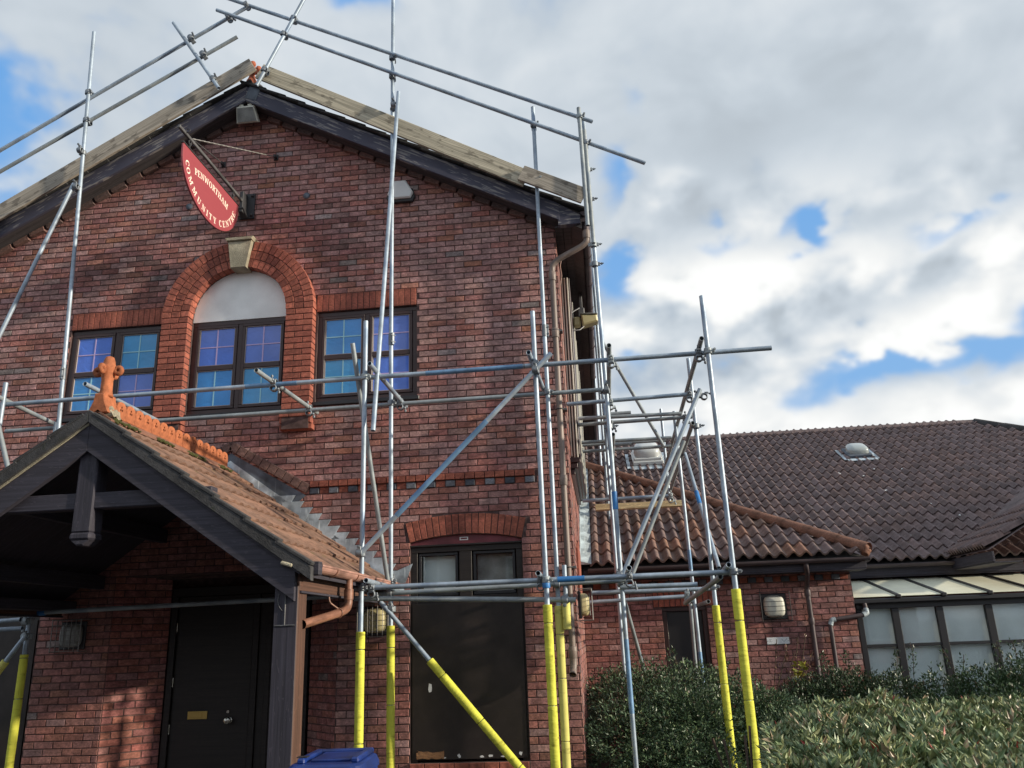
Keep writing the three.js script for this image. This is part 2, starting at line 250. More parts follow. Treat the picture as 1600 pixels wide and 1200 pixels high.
M.domeClear = phy({ color: lin(0.38, 0.43, 0.43), roughness: 0.15, clearcoat: 1 });
M.bark = std({ color: lin(0.08, 0.055, 0.04), roughness: 1 });
M.rot = std({ color: lin(0.36, 0.21, 0.12), map: boardMap, bumpMap: gritBump, bumpScale: 0.01, roughness: 1 });
// ---------------------------------------------------------------- ground
{
  const g = new THREE.PlaneGeometry(260, 260, 1, 1); g.rotateX(-Math.PI / 2); const uv = g.attributes.uv; for (let i = 0; i < uv.count; i++) uv.setXY(i, uv.getX(i) * 260, uv.getY(i) * 260);
  structure('ground', g, M.asphalt);
  const bed = new THREE.PlaneGeometry(8.6, 9.6); bed.rotateX(-Math.PI / 2); bed.translate(8.35, 0.006, 2.0); boxUV(bed);
  structure('planting_bed', bed, M.soil);
}

// ---------------------------------------------------------------- brickwork
const CH = 0.075, BL = 0.225, JT = 0.010, Y0 = 0.028;
// brick mix: reds and purples, and pale weathered faces, some sky reflection put into their colour, in patches of the upper wall
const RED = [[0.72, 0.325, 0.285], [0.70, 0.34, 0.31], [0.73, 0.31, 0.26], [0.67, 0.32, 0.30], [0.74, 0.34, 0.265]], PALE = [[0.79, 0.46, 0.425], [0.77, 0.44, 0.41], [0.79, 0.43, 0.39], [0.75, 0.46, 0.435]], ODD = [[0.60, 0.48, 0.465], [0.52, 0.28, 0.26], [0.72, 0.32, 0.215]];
// soot streaks under the pilaster feet and on the left of the gable, brick by brick as in the wall
const SOOT = [[0.62, 3.72, 0.09, 0.30], [0.78, 3.82, 0.16, 0.1], [-0.7, 3.8, 0.14, 0.25], [-0.05, 6.75, 0.5, 0.12], [-1.5, 6.2, 0.5, 0.3], [1.25, 6.45, 0.3, 0.5], [-1.2, 5.9, 0.2, 0.5]];
function brickColour(r, x = 0, y = 0) {
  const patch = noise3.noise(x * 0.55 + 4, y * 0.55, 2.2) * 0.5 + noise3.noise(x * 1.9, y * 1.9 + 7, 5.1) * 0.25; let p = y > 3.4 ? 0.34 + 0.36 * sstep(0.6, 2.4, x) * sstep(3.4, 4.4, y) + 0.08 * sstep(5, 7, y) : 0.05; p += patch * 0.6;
  const k = r(), L = k < 0.045 ? ODD : r() < p ? PALE : RED, c = L[Math.floor(r() * L.length)]; let j = 0.92 + r() * 0.16; if (y < 3.3) j *= 0.86;  // lower bricks darker red, with some of the porch shade in their colour
  for (const [sx, sy, rx, ry] of SOOT) { const d = ((x + 0.11 - sx) / rx) ** 2 + ((y - sy) / ry) ** 2; if (d < 1.6 && r() < 0.75) j *= 0.6 + 0.2 * r(); }
  return c.map((v) => v * j * (0.97 + r() * 0.06));
}
// writes one rustic brick: a face with worn arrises standing 8 mm proud of the joint
function faceBrick(A, x0, x1, y0, y1, r, col, zb = -0.008) {
  const w = 0.0035, j = () => (r() - 0.5) * 0.0022, z = (r() - 0.5) * 0.0024;
  const a = [[x0, y0, zb], [x1, y0, zb], [x1, y1, zb], [x0, y1, zb]];
  const f = [[x0 + w + j(), y0 + w + j(), z], [x1 - w + j(), y0 + w + j(), z], [x1 - w + j(), y1 - w + j(), z], [x0 + w + j(), y1 - w + j(), z]];
  const ou = r() * 3, ov = r() * 3;
  const tri = (p, q, s) => { for (const v of [p, q, s]) { A.p.push(v[0], v[1], v[2]); A.u.push(v[0] - x0 + ou, v[1] - y0 + ov + v[2]); A.c.push(col[0], col[1], col[2]); } };
  tri(f[0], f[1], f[2]); tri(f[0], f[2], f[3]);
  for (let i = 0; i < 4; i++) { const k = (i + 1) % 4; tri(a[i], a[k], f[k]); tri(a[i], f[k], f[i]); }
}
function brickGeo(A) { const g = soup(A.p, A.u); g.setAttribute('color', new THREE.Float32BufferAttribute(A.c, 3)); return g; }
const newA = () => ({ p: [], u: [], c: [] });
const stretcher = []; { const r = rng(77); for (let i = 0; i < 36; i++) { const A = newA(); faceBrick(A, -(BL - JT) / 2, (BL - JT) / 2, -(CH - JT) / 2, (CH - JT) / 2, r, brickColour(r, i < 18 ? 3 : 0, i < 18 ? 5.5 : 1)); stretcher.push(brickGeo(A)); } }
function cut(list, a, b) { const out = []; for (const [p, q] of list) { if (b <= p || a >= q) out.push([p, q]); else { if (a > p) out.push([p, a]); if (b < q) out.push([b, q]); } } return out; }
// lays stretcher bond in the plane of `wall`; spans(y) gives the runs of each course; the bricks showing largest become parts
function layBricks(wall, y0, y1, spans, eye, nearCount, seed, seen = () => true) {
  const r = rng(seed), whole = [], A = newA();
  const k0 = Math.round((y0 - Y0) / CH), k1 = Math.round((y1 - Y0) / CH);
  for (let k = k0; k < k1; k++) {
    const yb = Y0 + k * CH + JT / 2, yt = yb + CH - JT, off = (k & 1 ? 0.5 : 0) * BL;
    for (const [a, b] of spans(Y0 + (k + 0.5) * CH)) {
      for (let i = Math.floor((a - off) / BL); i * BL + off < b; i++) {
        const s = i * BL + off, x0 = Math.max(a, s) + JT / 2, x1 = Math.min(b, s + BL) - JT / 2; if (x1 - x0 < 0.03) continue;
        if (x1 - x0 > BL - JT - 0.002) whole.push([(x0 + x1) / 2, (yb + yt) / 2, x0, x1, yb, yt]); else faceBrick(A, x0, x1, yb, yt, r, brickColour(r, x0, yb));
      }
    }
  }
  whole.forEach((q) => { q.d = Math.hypot(q[0] - eye[0], q[1] - eye[1]) + (seen(q[0], q[1]) ? 0 : 50); });
  whole.sort((p, q) => p.d - q.d);
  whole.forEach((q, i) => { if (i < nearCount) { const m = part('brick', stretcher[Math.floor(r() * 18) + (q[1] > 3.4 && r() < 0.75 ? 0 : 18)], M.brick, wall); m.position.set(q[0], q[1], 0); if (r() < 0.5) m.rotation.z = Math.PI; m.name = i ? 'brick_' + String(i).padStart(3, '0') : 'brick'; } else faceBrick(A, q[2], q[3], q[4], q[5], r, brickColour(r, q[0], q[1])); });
  part('brickwork', brickGeo(A), M.brick, wall, { kind: 'stuff' });
}
// a solid dressing brick, centred, with uv shifted so that no two look alike
const dressVar = new Map();
function dressGeo(w, h, d) { const key = [w, h, d].map((v) => v.toFixed(3)).join(); if (!dressVar.has(key)) dressVar.set(key, [0, 1, 2].map((i) => boxUV(cboxRaw(w, h, d, 0.003).clone(), i * 0.31 + R(), i * 0.17 + R()))); return dressVar.get(key)[Math.floor(R() * 3)]; }
const dressMat = () => M.dress[Math.floor(R() * 4)];
function dress(name, parent, w, h, d, x, y, z, rz = 0, mat) { const m = part(name, dressGeo(w, h, d), mat || dressMat(), parent); m.position.set(x, y, z); m.rotation.z = rz; return m; }

// ---------------------------------------------------------------- the two-storey hall
const hall = thing('community_hall', 'two-storey red brick hall with gabled front and arched upper window', 'building');
const HW = 3.955, SL = 0.53, AX = 8.46;                    // half width, roof slope, height of the bargeboard's lower apex
const arcSpan = (y, cy, rad) => (Math.abs(y - cy) < rad ? Math.sqrt(rad * rad - (y - cy) ** 2) : 0);
const WIN = { x0: 0.99, x1: 2.222, y0: 4.303, y1: 5.503 }, ARC = { y: 5.53, ri: 0.62, ro: 0.97 }, DOOR = { x0: 2.149, x1: 3.391, y0: 0.403, y1: 2.60 }, ENT = { x0: -1.275, x1: 1.338, y1: 2.42 };
{
  const outline = [[-HW, 0], [ENT.x0, 0], [ENT.x0, ENT.y1], [ENT.x1, ENT.y1], [ENT.x1, 0], [HW, 0], [HW, AX - SL * HW + 0.12], [0, AX + 0.12], [-HW, AX - SL * HW + 0.12]];
  const rect = (a, b, c, d) => [[a, c], [b, c], [b, d], [a, d]];
  const arch = [[-ARC.ri, 4.24], [ARC.ri, 4.24]]; for (let i = 0; i <= 20; i++) { const t = (i / 20) * Math.PI; arch.push([ARC.ri * Math.cos(t), ARC.y + ARC.ri * Math.sin(t)]); }
  const seg = (s) => { const p = [[s * DOOR.x0, 0.33], [s * DOOR.x1, 0.33], [s * DOOR.x1, 2.645]]; const cx = 2.77, cy = 2.72 - 2.7; for (let i = 1; i < 10; i++) { const x = DOOR.x1 - (i / 10) * (DOOR.x1 - DOOR.x0); p.push([s * x, cy + Math.sqrt(2.7 * 2.7 - (x - cx) ** 2)]); } p.push([s * DOOR.x0, 2.645]); return p; };
  const wallGeo = poly(outline, -0.3, -0.008, [rect(WIN.x0, WIN.x1, WIN.y0, WIN.y1), rect(-WIN.x1, -WIN.x0, WIN.y0, WIN.y1), arch, seg(1), seg(-1)]);
  const wall = part('front_wall', wallGeo, M.mortar, hall);
  const spans = (y) => {
    const half = Math.min(HW, (AX + 0.1 - y) / SL); let L = [[-half, half]]; if (half <= 0) return [];
    if (y < ENT.y1) L = cut(L, ENT.x0, ENT.x1);
    for (const s of [-1, 1]) {
      const c = (a, b) => (L = s > 0 ? cut(L, a, b) : cut(L, -b, -a));
      if (y > 0.33 && y < 2.645) c(DOOR.x0, DOOR.x1); else if (y >= 2.645 && y < 2.94) { const e = Math.min(0.66 + (y - 2.645) * 0.16, arcSpan(y, 2.94 - 2.92, 2.92)); c(2.77 - e, 2.77 + e); }
      if (y > WIN.y0 && y < 5.73) c(WIN.x0 - 0.02, WIN.x1);
      if (y > 3.253 && y < 3.403) c(0.97, 3.59);
    }
    if (y > 4.2 && y < ARC.y) L = cut(L, -0.96, 0.96); else if (y >= ARC.y) { const e = arcSpan(y, ARC.y, 0.955); if (e > 0) L = cut(L, -e, e); }
    return L;
  };
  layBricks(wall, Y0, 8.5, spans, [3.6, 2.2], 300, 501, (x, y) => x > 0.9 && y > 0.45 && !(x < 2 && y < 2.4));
  // soot stains are in the bricks; the sloping corbel under the verge follows the roof
  const corb = part('verge_corbel', merge([poly([[-HW, AX - SL * HW - 0.02], [0, AX - 0.02], [HW, AX - SL * HW - 0.02], [HW, AX - SL * HW + 0.12], [0, AX + 0.12], [-HW, AX - SL * HW + 0.12]], -0.005, 0.02)]), M.mortar, hall);
  for (const s of [-1, 1]) for (let i = 0; i < 19; i++) { const x = 0.1 + i * 0.2125; if (x > 3.9) continue; dress('corbel_brick', corb, 0.205, 0.07, 0.09, s * x, AX - SL * x - 0.005, 0.012 + (i % 2) * 0.006, -s * (0.40 + (R() - 0.5) * 0.1), M.darkBrick[Math.floor(R() * 3)]); }  // shade under the verge is put into the dark corbel brick colour
  // side and back walls
  const side = part('side_wall', merge([bxr(HW - 0.3, HW - 0.008, 0, 6.5, -13, -0.31, 0.002), bxr(-HW, -HW + 0.3, 0, 6.5, -13, -0.31, 0.002), bxr(-HW, HW, 0, 6.5, -13.3, -13.01, 0.002)]), M.mortar, hall);
  { const A = newA(), r = rng(909); for (let k = 0; k < 86; k++) for (let i = -1; i < 26; i++) { const o = (k & 1 ? 0.5 : 0) * BL, z0 = Math.max(0, i * BL + o) + JT / 2, z1 = Math.min(5.6, (i + 1) * BL + o) - JT / 2; if (z1 - z0 < 0.03) continue; faceBrick(A, z0 - 0.0, z1, Y0 + k * CH + JT / 2, Y0 + (k + 1) * CH - JT / 2, r, brickColour(r)); }
    const g = brickGeo(A); g.rotateY(Math.PI / 2); g.translate(HW, 0, 0); part('side_brickwork', g, M.brick, side, { kind: 'stuff' }); }
}
// soldier lintels
for (const s of [-1, 1]) {
  const lin1 = part('window_lintel', bxr(s > 0 ? 0.975 : -WIN.x1, s > 0 ? WIN.x1 : -0.975, WIN.y1 + 0.004, 5.724, -0.11, -0.004, 0.002), M.mortar, hall);
  for (let i = 0; i < 17; i++) dress('lintel_brick', lin1, 0.0665, 0.217, 0.11, s * (1.012 + i * 0.0733), 5.6155, -0.052 + R() * 0.002);
}
// arch with pilasters, keystone and the white tympanum
{
  const pts = [[-0.955, 4.02], [-0.955, ARC.y]]; for (let i = 0; i <= 24; i++) { const t = Math.PI - (i / 24) * Math.PI; pts.push([0.955 * Math.cos(t), ARC.y + 0.955 * Math.sin(t)]); }
  pts.push([0.955, 4.02], [0.633, 4.02], [0.633, ARC.y]); for (let i = 1; i < 24; i++) { const t = (i / 24) * Math.PI; pts.push([0.633 * Math.cos(t), ARC.y + 0.633 * Math.sin(t)]); } pts.push([-0.633, ARC.y], [-0.633, 4.02]);
  const sur = part('arch_surround', poly(pts, -0.06, 0.098), M.mortar, hall);
  const rings = [[0.62, 0.727, 26], [0.736, 0.843, 31], [0.852, 0.97, 36]];
  for (const [a, b, n] of rings) {
    const d = Math.PI / n, t = d / 2 - 0.0042 / ((a + b) / 2), P = [[Math.sin(-t) * a, Math.cos(t) * a], [Math.sin(t) * a, Math.cos(t) * a], [Math.sin(t) * b, Math.cos(t) * b], [Math.sin(-t) * b, Math.cos(t) * b]];
    const gs = [0, 1, 2].map(() => { const g = poly(P, -0.055, 0.11, [], 0.0025); boxUV(g, R() * 3, R() * 3); return g; });
    for (let i = 0; i < n; i++) { const an = Math.PI / 2 - (i + 0.5) * d; if (Math.abs(Math.sin(an)) < 0.17 && b < 0.9 || Math.abs(Math.sin(an)) < 0.15) continue; const m = part('arch_brick', gs[Math.floor(R() * 3)], dressMat(), sur); m.position.set(0, ARC.y, (R() - 0.5) * 0.004); m.rotation.z = an; }
  }
  for (const s of [-1, 1]) {
    const n = 17, yb = ARC.y - n * CH;
    for (let k = 0; k < n; k++) { const y = yb + (k + 0.5) * CH, A = k & 1 ? [[0.62, 0.845], [0.845, 0.97]] : [[0.62, 0.745], [0.745, 0.97]]; for (const [p, q] of A) dress('pilaster_brick', sur, q - p - JT, CH - JT, 0.165, s * (p + q) / 2, y, 0.0275); }
    [[0, 0.97, 0.112], [1, 0.985, 0.13], [2, 1.0, 0.15]].forEach(([k, e, z], i) => { const y = 4.245 - (k + 0.5) * CH - 0.01; for (const [p, q] of k & 1 ? [[0.60, 0.80], [0.80, e]] : [[0.60, 0.72], [0.72, e]]) dress('corbel_brick', sur, q - p - 0.008, CH - 0.012, z + 0.02 - k * 0.035, s * (p + q) / 2, y, (z - 0.02 - k * 0.035) / 2); });
  }
  // keystone: tapered, projecting, with a moulded cap
  const kg = merge([poly([[-0.10, 6.12], [0.10, 6.12], [0.155, 6.48], [-0.155, 6.48]], -0.05, 0.165, [], 0.006), poly([[-0.165, 6.482], [0.165, 6.482], [0.185, 6.525], [-0.185, 6.525]], -0.02, 0.195, [], 0.006)]);
  part('keystone', kg, M.stone, sur);
  const tp = [[-0.63, 5.495], [0.63, 5.495]]; for (let i = 0; i <= 24; i++) { const t = (i / 24) * Math.PI; tp.push([0.63 * Math.cos(t), ARC.y + 0.63 * Math.sin(t)]); }
  part('tympanum_panel', poly(tp, -0.06, -0.025), M.white, hall);
}
// upper windows: outer frame, casements, film-covered panes with glazing bars
function upperWindow(x0, x1, y0, y1, zf, tones, sill) {
  const F = 0.055, xm = (x0 + x1) / 2, d = 0.07, z = zf - d / 2;
  const outer = [bxr(x0, x1, y1 - F, y1, zf - d, zf), bxr(x0, x1, y0, y0 + F, zf - d, zf), bxr(x0, x0 + F, y0 + F, y1 - F, zf - d, zf), bxr(x1 - F, x1, y0 + F, y1 - F, zf - d, zf), bxr(xm - 0.03, xm + 0.03, y0 + F, y1 - F, zf - d, zf)];
  const win = part('window', merge(outer), M.upvc, hall);
  part('window_sill', bxr(x0 - 0.035, x1 + 0.035, y0 - 0.05, y0 - 0.002, zf - d, zf + sill, 0.006), M.upvcBlack, win);
  const ym = y0 + (y1 - y0) * 0.49;
  [[x0 + F, xm - 0.03, 0], [xm + 0.03, x1 - F, 1]].forEach(([a, b, sIdx]) => {
    const S = 0.038, zs = zf + 0.012;
    const sash = [bxr(a + 0.002, b - 0.002, y1 - F - S, y1 - F - 0.002, zs - 0.05, zs), bxr(a + 0.002, b - 0.002, y0 + F + 0.002, y0 + F + S, zs - 0.05, zs), bxr(a + 0.002, a + S, y0 + F + S, y1 - F - S, zs - 0.05, zs), bxr(b - S, b - 0.002, y0 + F + S, y1 - F - S, zs - 0.05, zs), bxr(a + S, b - S, ym - 0.03, ym + 0.03, zs - 0.05, zs)];
    part('casement', merge(sash), M.upvc, win);
    [[y0 + F + S, ym - 0.03], [ym + 0.03, y1 - F - S]].forEach(([c, e], r) => {
      const t = tones[sIdx * 2 + r], mats = t % 2 ? M.filmBlue : M.filmViolet, G = 0.009, pa = a + S, pb = b - S;
      part('gasket', merge([bxr(pa, pb, e - G, e, zs - 0.04, zs - 0.012, 0.001), bxr(pa, pb, c, c + G, zs - 0.04, zs - 0.012, 0.001), bxr(pa, pa + G, c + G, e - G, zs - 0.04, zs - 0.012, 0.001), bxr(pb - G, pb, c + G, e - G, zs - 0.04, zs - 0.012, 0.001)]), M.gasket, win);
      part('pane', boxUV(bxr(pa + G, pb - G, c + G, e - G, zs - 0.034, zs - 0.024, 0.001), R() * 2, R() * 2), mats[t >> 1 & 1], win);
      const mx = (pa + pb) / 2, my = (c + e) / 2, bm = t % 2 ? M.barCyan : M.barPink;
      part('glazing_bar', merge([bxr(mx - 0.008, mx + 0.008, c + G, e - G, zs - 0.023, zs - 0.019, 0.001), bxr(pa + G, pb - G, my - 0.007, my + 0.007, zs - 0.0225, zs - 0.0185, 0.001)]), bm, win);
    });
  });
}
upperWindow(WIN.x0, WIN.x1, WIN.y0 + 0.05, WIN.y1 - 0.004, -0.035, [3, 1, 0, 2], 0.06);
upperWindow(-WIN.x1, -WIN.x0, WIN.y0 + 0.05, WIN.y1 - 0.004, -0.035, [1, 0, 2, 3], 0.06);
upperWindow(-ARC.ri + 0.004, ARC.ri - 0.004, 4.30, 5.492, -0.035, [1, 0, 3, 2], 0.05);
// string course with its dark dentils, and the band that rises over the porch
for (const s of [-1, 1]) {
  const back = part('string_course', s > 0 ? bxr(0.968, 3.592, 3.252, 3.404, -0.1, -0.006, 0.002) : bxr(-3.592, -0.968, 3.252, 3.404, -0.1, -0.006, 0.002), M.mortar, hall);
  for (let i = 0; i < 23; i++) { const x = 1.03 + i * 0.1128; dress('string_brick', back, 0.103, 0.066, 0.14, s * x, 3.3665, -0.043); dress('dentil_brick', back, 0.103, 0.066, 0.1, s * x, 3.29, i & 1 ? -0.052 : -0.038, 0, i & 1 ? dressMat() : M.blueBrick[i % 4 ? 1 : 0]); }
  const L = Math.hypot(0.95, 0.565), an = Math.atan2(0.565, 0.95), band = part('porch_band', bx(L + 0.02, 0.105, 0.05, s * 0.475, 3.60, -0.006, 0.002, 0, 0, -s * an), M.mortar, hall);
  for (let i = 0; i < 10; i++) { const t = (i + 0.5) / 10; dress('band_brick', band, L / 10 - 0.009, 0.103, 0.11, s * 0.95 * (1 - t) * 1.005, 3.315 + 0.565 * t, -0.026, -s * an, M.darkBrick[2]); }
}
// boarded openings with toplights under segmental arches
function boarded(s) {
  const X = (a, b) => (s > 0 ? [a, b] : [-b, -a]), B = (a, b, y0, y1, z0, z1, c) => { const [p, q] = X(a, b); return bxr(p, q, y0, y1, z0, z1, c); };
  const arch = part('door_arch', poly([[s * 2.12, 2.655], [s * 2.06, 2.87], [s * 2.3, 2.915], [s * 2.77, 2.93], [s * 3.24, 2.915], [s * 3.48, 2.87], [s * 3.42, 2.655], [s * 3.1, 2.70], [s * 2.77, 2.725], [s * 2.44, 2.70]].sort(() => 0), -0.1, -0.006), M.mortar, hall);
  const n = 18, half = Math.asin(0.655 / 2.82); const ri = 2.705, ro = 2.925, t = half / n - 0.0017, P = [[Math.sin(-t) * ri, Math.cos(t) * ri], [Math.sin(t) * ri, Math.cos(t) * ri], [Math.sin(t) * ro, Math.cos(t) * ro], [Math.sin(-t) * ro, Math.cos(t) * ro]];
  const gs = [0, 1, 2].map(() => boxUV(poly(P, -0.1, 0.004, [], 0.003), R() * 3, R() * 3));
  for (let i = 0; i < n; i++) { const m = part('arch_brick', gs[Math.floor(R() * 3)], dressMat(), arch); const a = -half + (i + 0.5) * 2 * half / n; m.position.set(s * 2.77, 0.018, (R() - 0.5) * 0.004); m.rotation.z = -a; }
  const tym = [[s * DOOR.x0, 2.612], [s * DOOR.x1, 2.612], [s * DOOR.x1, 2.648]]; for (let i = 1; i < 10; i++) { const x = DOOR.x1 - (i / 10) * (DOOR.x1 - DOOR.x0); tym.push([s * x, 0.022 + Math.sqrt(2.7 * 2.7 - (x - 2.77) ** 2)]); } tym.push([s * DOOR.x0, 2.648]);
  const d = part('boarded_doorway', merge([B(DOOR.x0, DOOR.x1, 2.535, 2.60, -0.11, -0.03), B(DOOR.x0, DOOR.x0 + 0.075, 0.403, 2.535, -0.11, -0.03), B(DOOR.x1 - 0.07, DOOR.x1, 0.403, 2.535, -0.11, -0.03), B(2.69, 2.83, 1.99, 2.535, -0.11, -0.031), B(DOOR.x0 + 0.075, DOOR.x1 - 0.07, 1.96, 2.06, -0.108, -0.032), B(DOOR.x0, DOOR.x1, 2.597, 2.617, -0.1, -0.004)]), M.black, hall);
  part('tympanum', poly(tym, -0.09, -0.035), M.maroon, d);
  part('board', B(DOOR.x0 + 0.02, DOOR.x1 - 0.02, 0.43, 1.985, -0.03, -0.012, 0.003), M.boardBlack, d);
  for (const [a, b] of [[2.235, 2.675], [2.845, 3.31]]) { part('toplight_frame', merge([B(a, b, 2.50, 2.53, -0.09, -0.045), B(a, b, 2.065, 2.10, -0.09, -0.045), B(a, a + 0.03, 2.10, 2.50, -0.09, -0.045), B(b - 0.03, b, 2.10, 2.50, -0.09, -0.045)]), M.upvcBlack, d); part('pane', B(a + 0.03, b - 0.03, 2.10, 2.50, -0.075, -0.069, 0.001), M.glass, d); part('blind', B(a + 0.03, b - 0.03, 2.10, 2.50, -0.16, -0.15, 0.001), a < 2.5 ? M.blind : M.lampGlass, d); }
  part('threshold', B(DOOR.x0 - 0.01, DOOR.x1 + 0.01, 0.33, 0.402, -0.3, 0.004, 0.003), M.mortar, d);
  for (let i = 0; i < 8; i++) dress('sill_tile', d, 0.146, 0.066, 0.2, s * (2.225 + i * 0.155), 0.367, -0.075, 0);
  if (s > 0) {
    part('sticker', merge([bxr(2.70, 2.795, 2.655, 2.69, -0.034, -0.032, 0.0005)]), M.whitePlain, d); part('sticker_print', bxr(2.712, 2.783, 2.664, 2.682, -0.0318, -0.0308, 0.0003), M.maroon, d);
    const g = new THREE.BoxGeometry(0.29, 0.075, 0.014, 24, 6, 1), p = g.attributes.position, r = rng(3); for (let i = 0; i < p.count; i++) { const x = p.getX(i), y = p.getY(i); p.setXYZ(i, x, y * (0.85 + 0.5 * noise3.noise(x * 14, y * 6, 3)) + (Math.abs(x) > 0.13 ? (r() - 0.5) * 0.02 : 0), p.getZ(i) + (r() - 0.5) * 0.006); } g.computeVertexNormals(); g.translate(2.36, 0.475, -0.012); part('rotten_patch', g, M.rot, d);
    const flake = (x, y, w, h, q) => { const rr = rng(q), P2 = []; for (let i = 0; i < 9; i++) { const a = i / 9 * 6.283, k = 0.6 + rr() * 0.5; P2.push([x + Math.cos(a) * w * k, y + Math.sin(a) * h * k]); } return poly(P2, -0.0117, -0.0105); };
    part('torn_notice', flake(2.36, 1.13, 0.022, 0.055, 5), M.whitePlain, d);
    part('paint_flake', merge([flake(2.66, 0.465, 0.022, 0.022, 6), flake(2.9, 0.452, 0.03, 0.012, 7), flake(2.99, 0.458, 0.03, 0.014, 8), flake(3.3, 0.475, 0.02, 0.02, 9), flake(2.5, 0.447, 0.03, 0.01, 10), flake(3.12, 0.45, 0.03, 0.008, 11)]), M.whitePlain, d);
  }
}
boarded(1); boarded(-1);
// recessed entrance: canted brick reveals, lintel and double door
{
  const zr = -0.45, rec = part('entrance_recess', merge([bxr(ENT.x0 - 0.1, ENT.x1 + 0.1, ENT.y1 - 0.02, ENT.y1 + 0.2, -0.6, -0.31, 0.002), bxr(-1.6, 1.7, 0, 2.6, -0.75, -0.56, 0.002)]), M.mortar, hall);
  const cant = (xa, za, xb, zb, seed) => { const L = Math.hypot(xb - xa, zb - za), A = newA(), r = rng(seed); for (let k = 0; k < 32; k++) { const o = (k & 1 ? 0.5 : 0) * BL; for (let i = -1; i < 4; i++) { const p = Math.max(0, i * BL + o) + JT / 2, q = Math.min(L, (i + 1) * BL + o) - JT / 2; if (q - p < 0.03) continue; faceBrick(A, p, q, Y0 + k * CH + JT / 2, Y0 + (k + 1) * CH - JT / 2, r, brickColour(r).map((c, e) => c * (e ? 0.86 : 1.0))); } }
    const g = merge2(brickGeo(A)), an = -Math.atan2(zb - za, xb - xa); g.rotateY(an); g.translate(xa, 0, za); const b = poly([[0, 0], [L, 0], [L, 2.45], [0, 2.45]], -0.12, -0.008); b.rotateY(an); b.translate(xa, 0, za); const w = part('canted_reveal', b, M.mortar, hall); part('reveal_brickwork', g, M.brick, w, { kind: 'stuff' }); };
  function merge2(g) { return g; }
  cant(ENT.x0, 0, -0.82, zr, 31); cant(0.885, zr, ENT.x1, 0, 32);
  const dr = part('entrance_door', merge([bxr(-0.80, -0.73, 0, 2.2, -0.54, -0.43), bxr(0.80, 0.87, 0, 2.2, -0.54, -0.43), bxr(-0.80, 0.87, 2.2, 2.3, -0.54, -0.43), bxr(0.2, 0.27, 0, 2.2, -0.53, -0.44)]), M.black, hall);
  part('door_leaf', merge([bxr(-0.725, 0.195, 0.02, 2.195, -0.53, -0.46)]), M.black, dr);
  part('door_leaf', merge([bxr(0.275, 0.795, 0.02, 2.195, -0.53, -0.46), bxr(0.36, 0.42, 0.3, 1.9, -0.46, -0.45), bxr(0.65, 0.71, 0.3, 1.9, -0.46, -0.45)]), M.black, dr);
  part('letter_plate', merge([bxr(-0.52, -0.29, 0.85, 0.935, -0.46, -0.448, 0.003), bxr(-0.49, -0.35, 0.868, 0.918, -0.448, -0.44, 0.004)]), M.brass, dr);
  const kb = lathe([[0.0, 0.075], [0.03, 0.072], [0.042, 0.055], [0.038, 0.035], [0.018, 0.022], [0.018, 0.008], [0.036, 0.006], [0.036, 0]], 18); kb.rotateX(Math.PI / 2); kb.translate(-0.03, 0.83, -0.46); part('door_knob', kb, M.steel, dr);
  const kc = new THREE.CylinderGeometry(0.016, 0.016, 0.012, 14); kc.rotateX(Math.PI / 2); kc.translate(-0.045, 0.92, -0.455); part('keyhole_cover', kc, M.steel, dr);
  for (const y of [0.75, 1.25, 1.85]) part('hinge', merge([rod(V(-0.73, y - 0.05, -0.455), V(-0.73, y + 0.05, -0.455), 0.008)]), M.steel, dr);
}
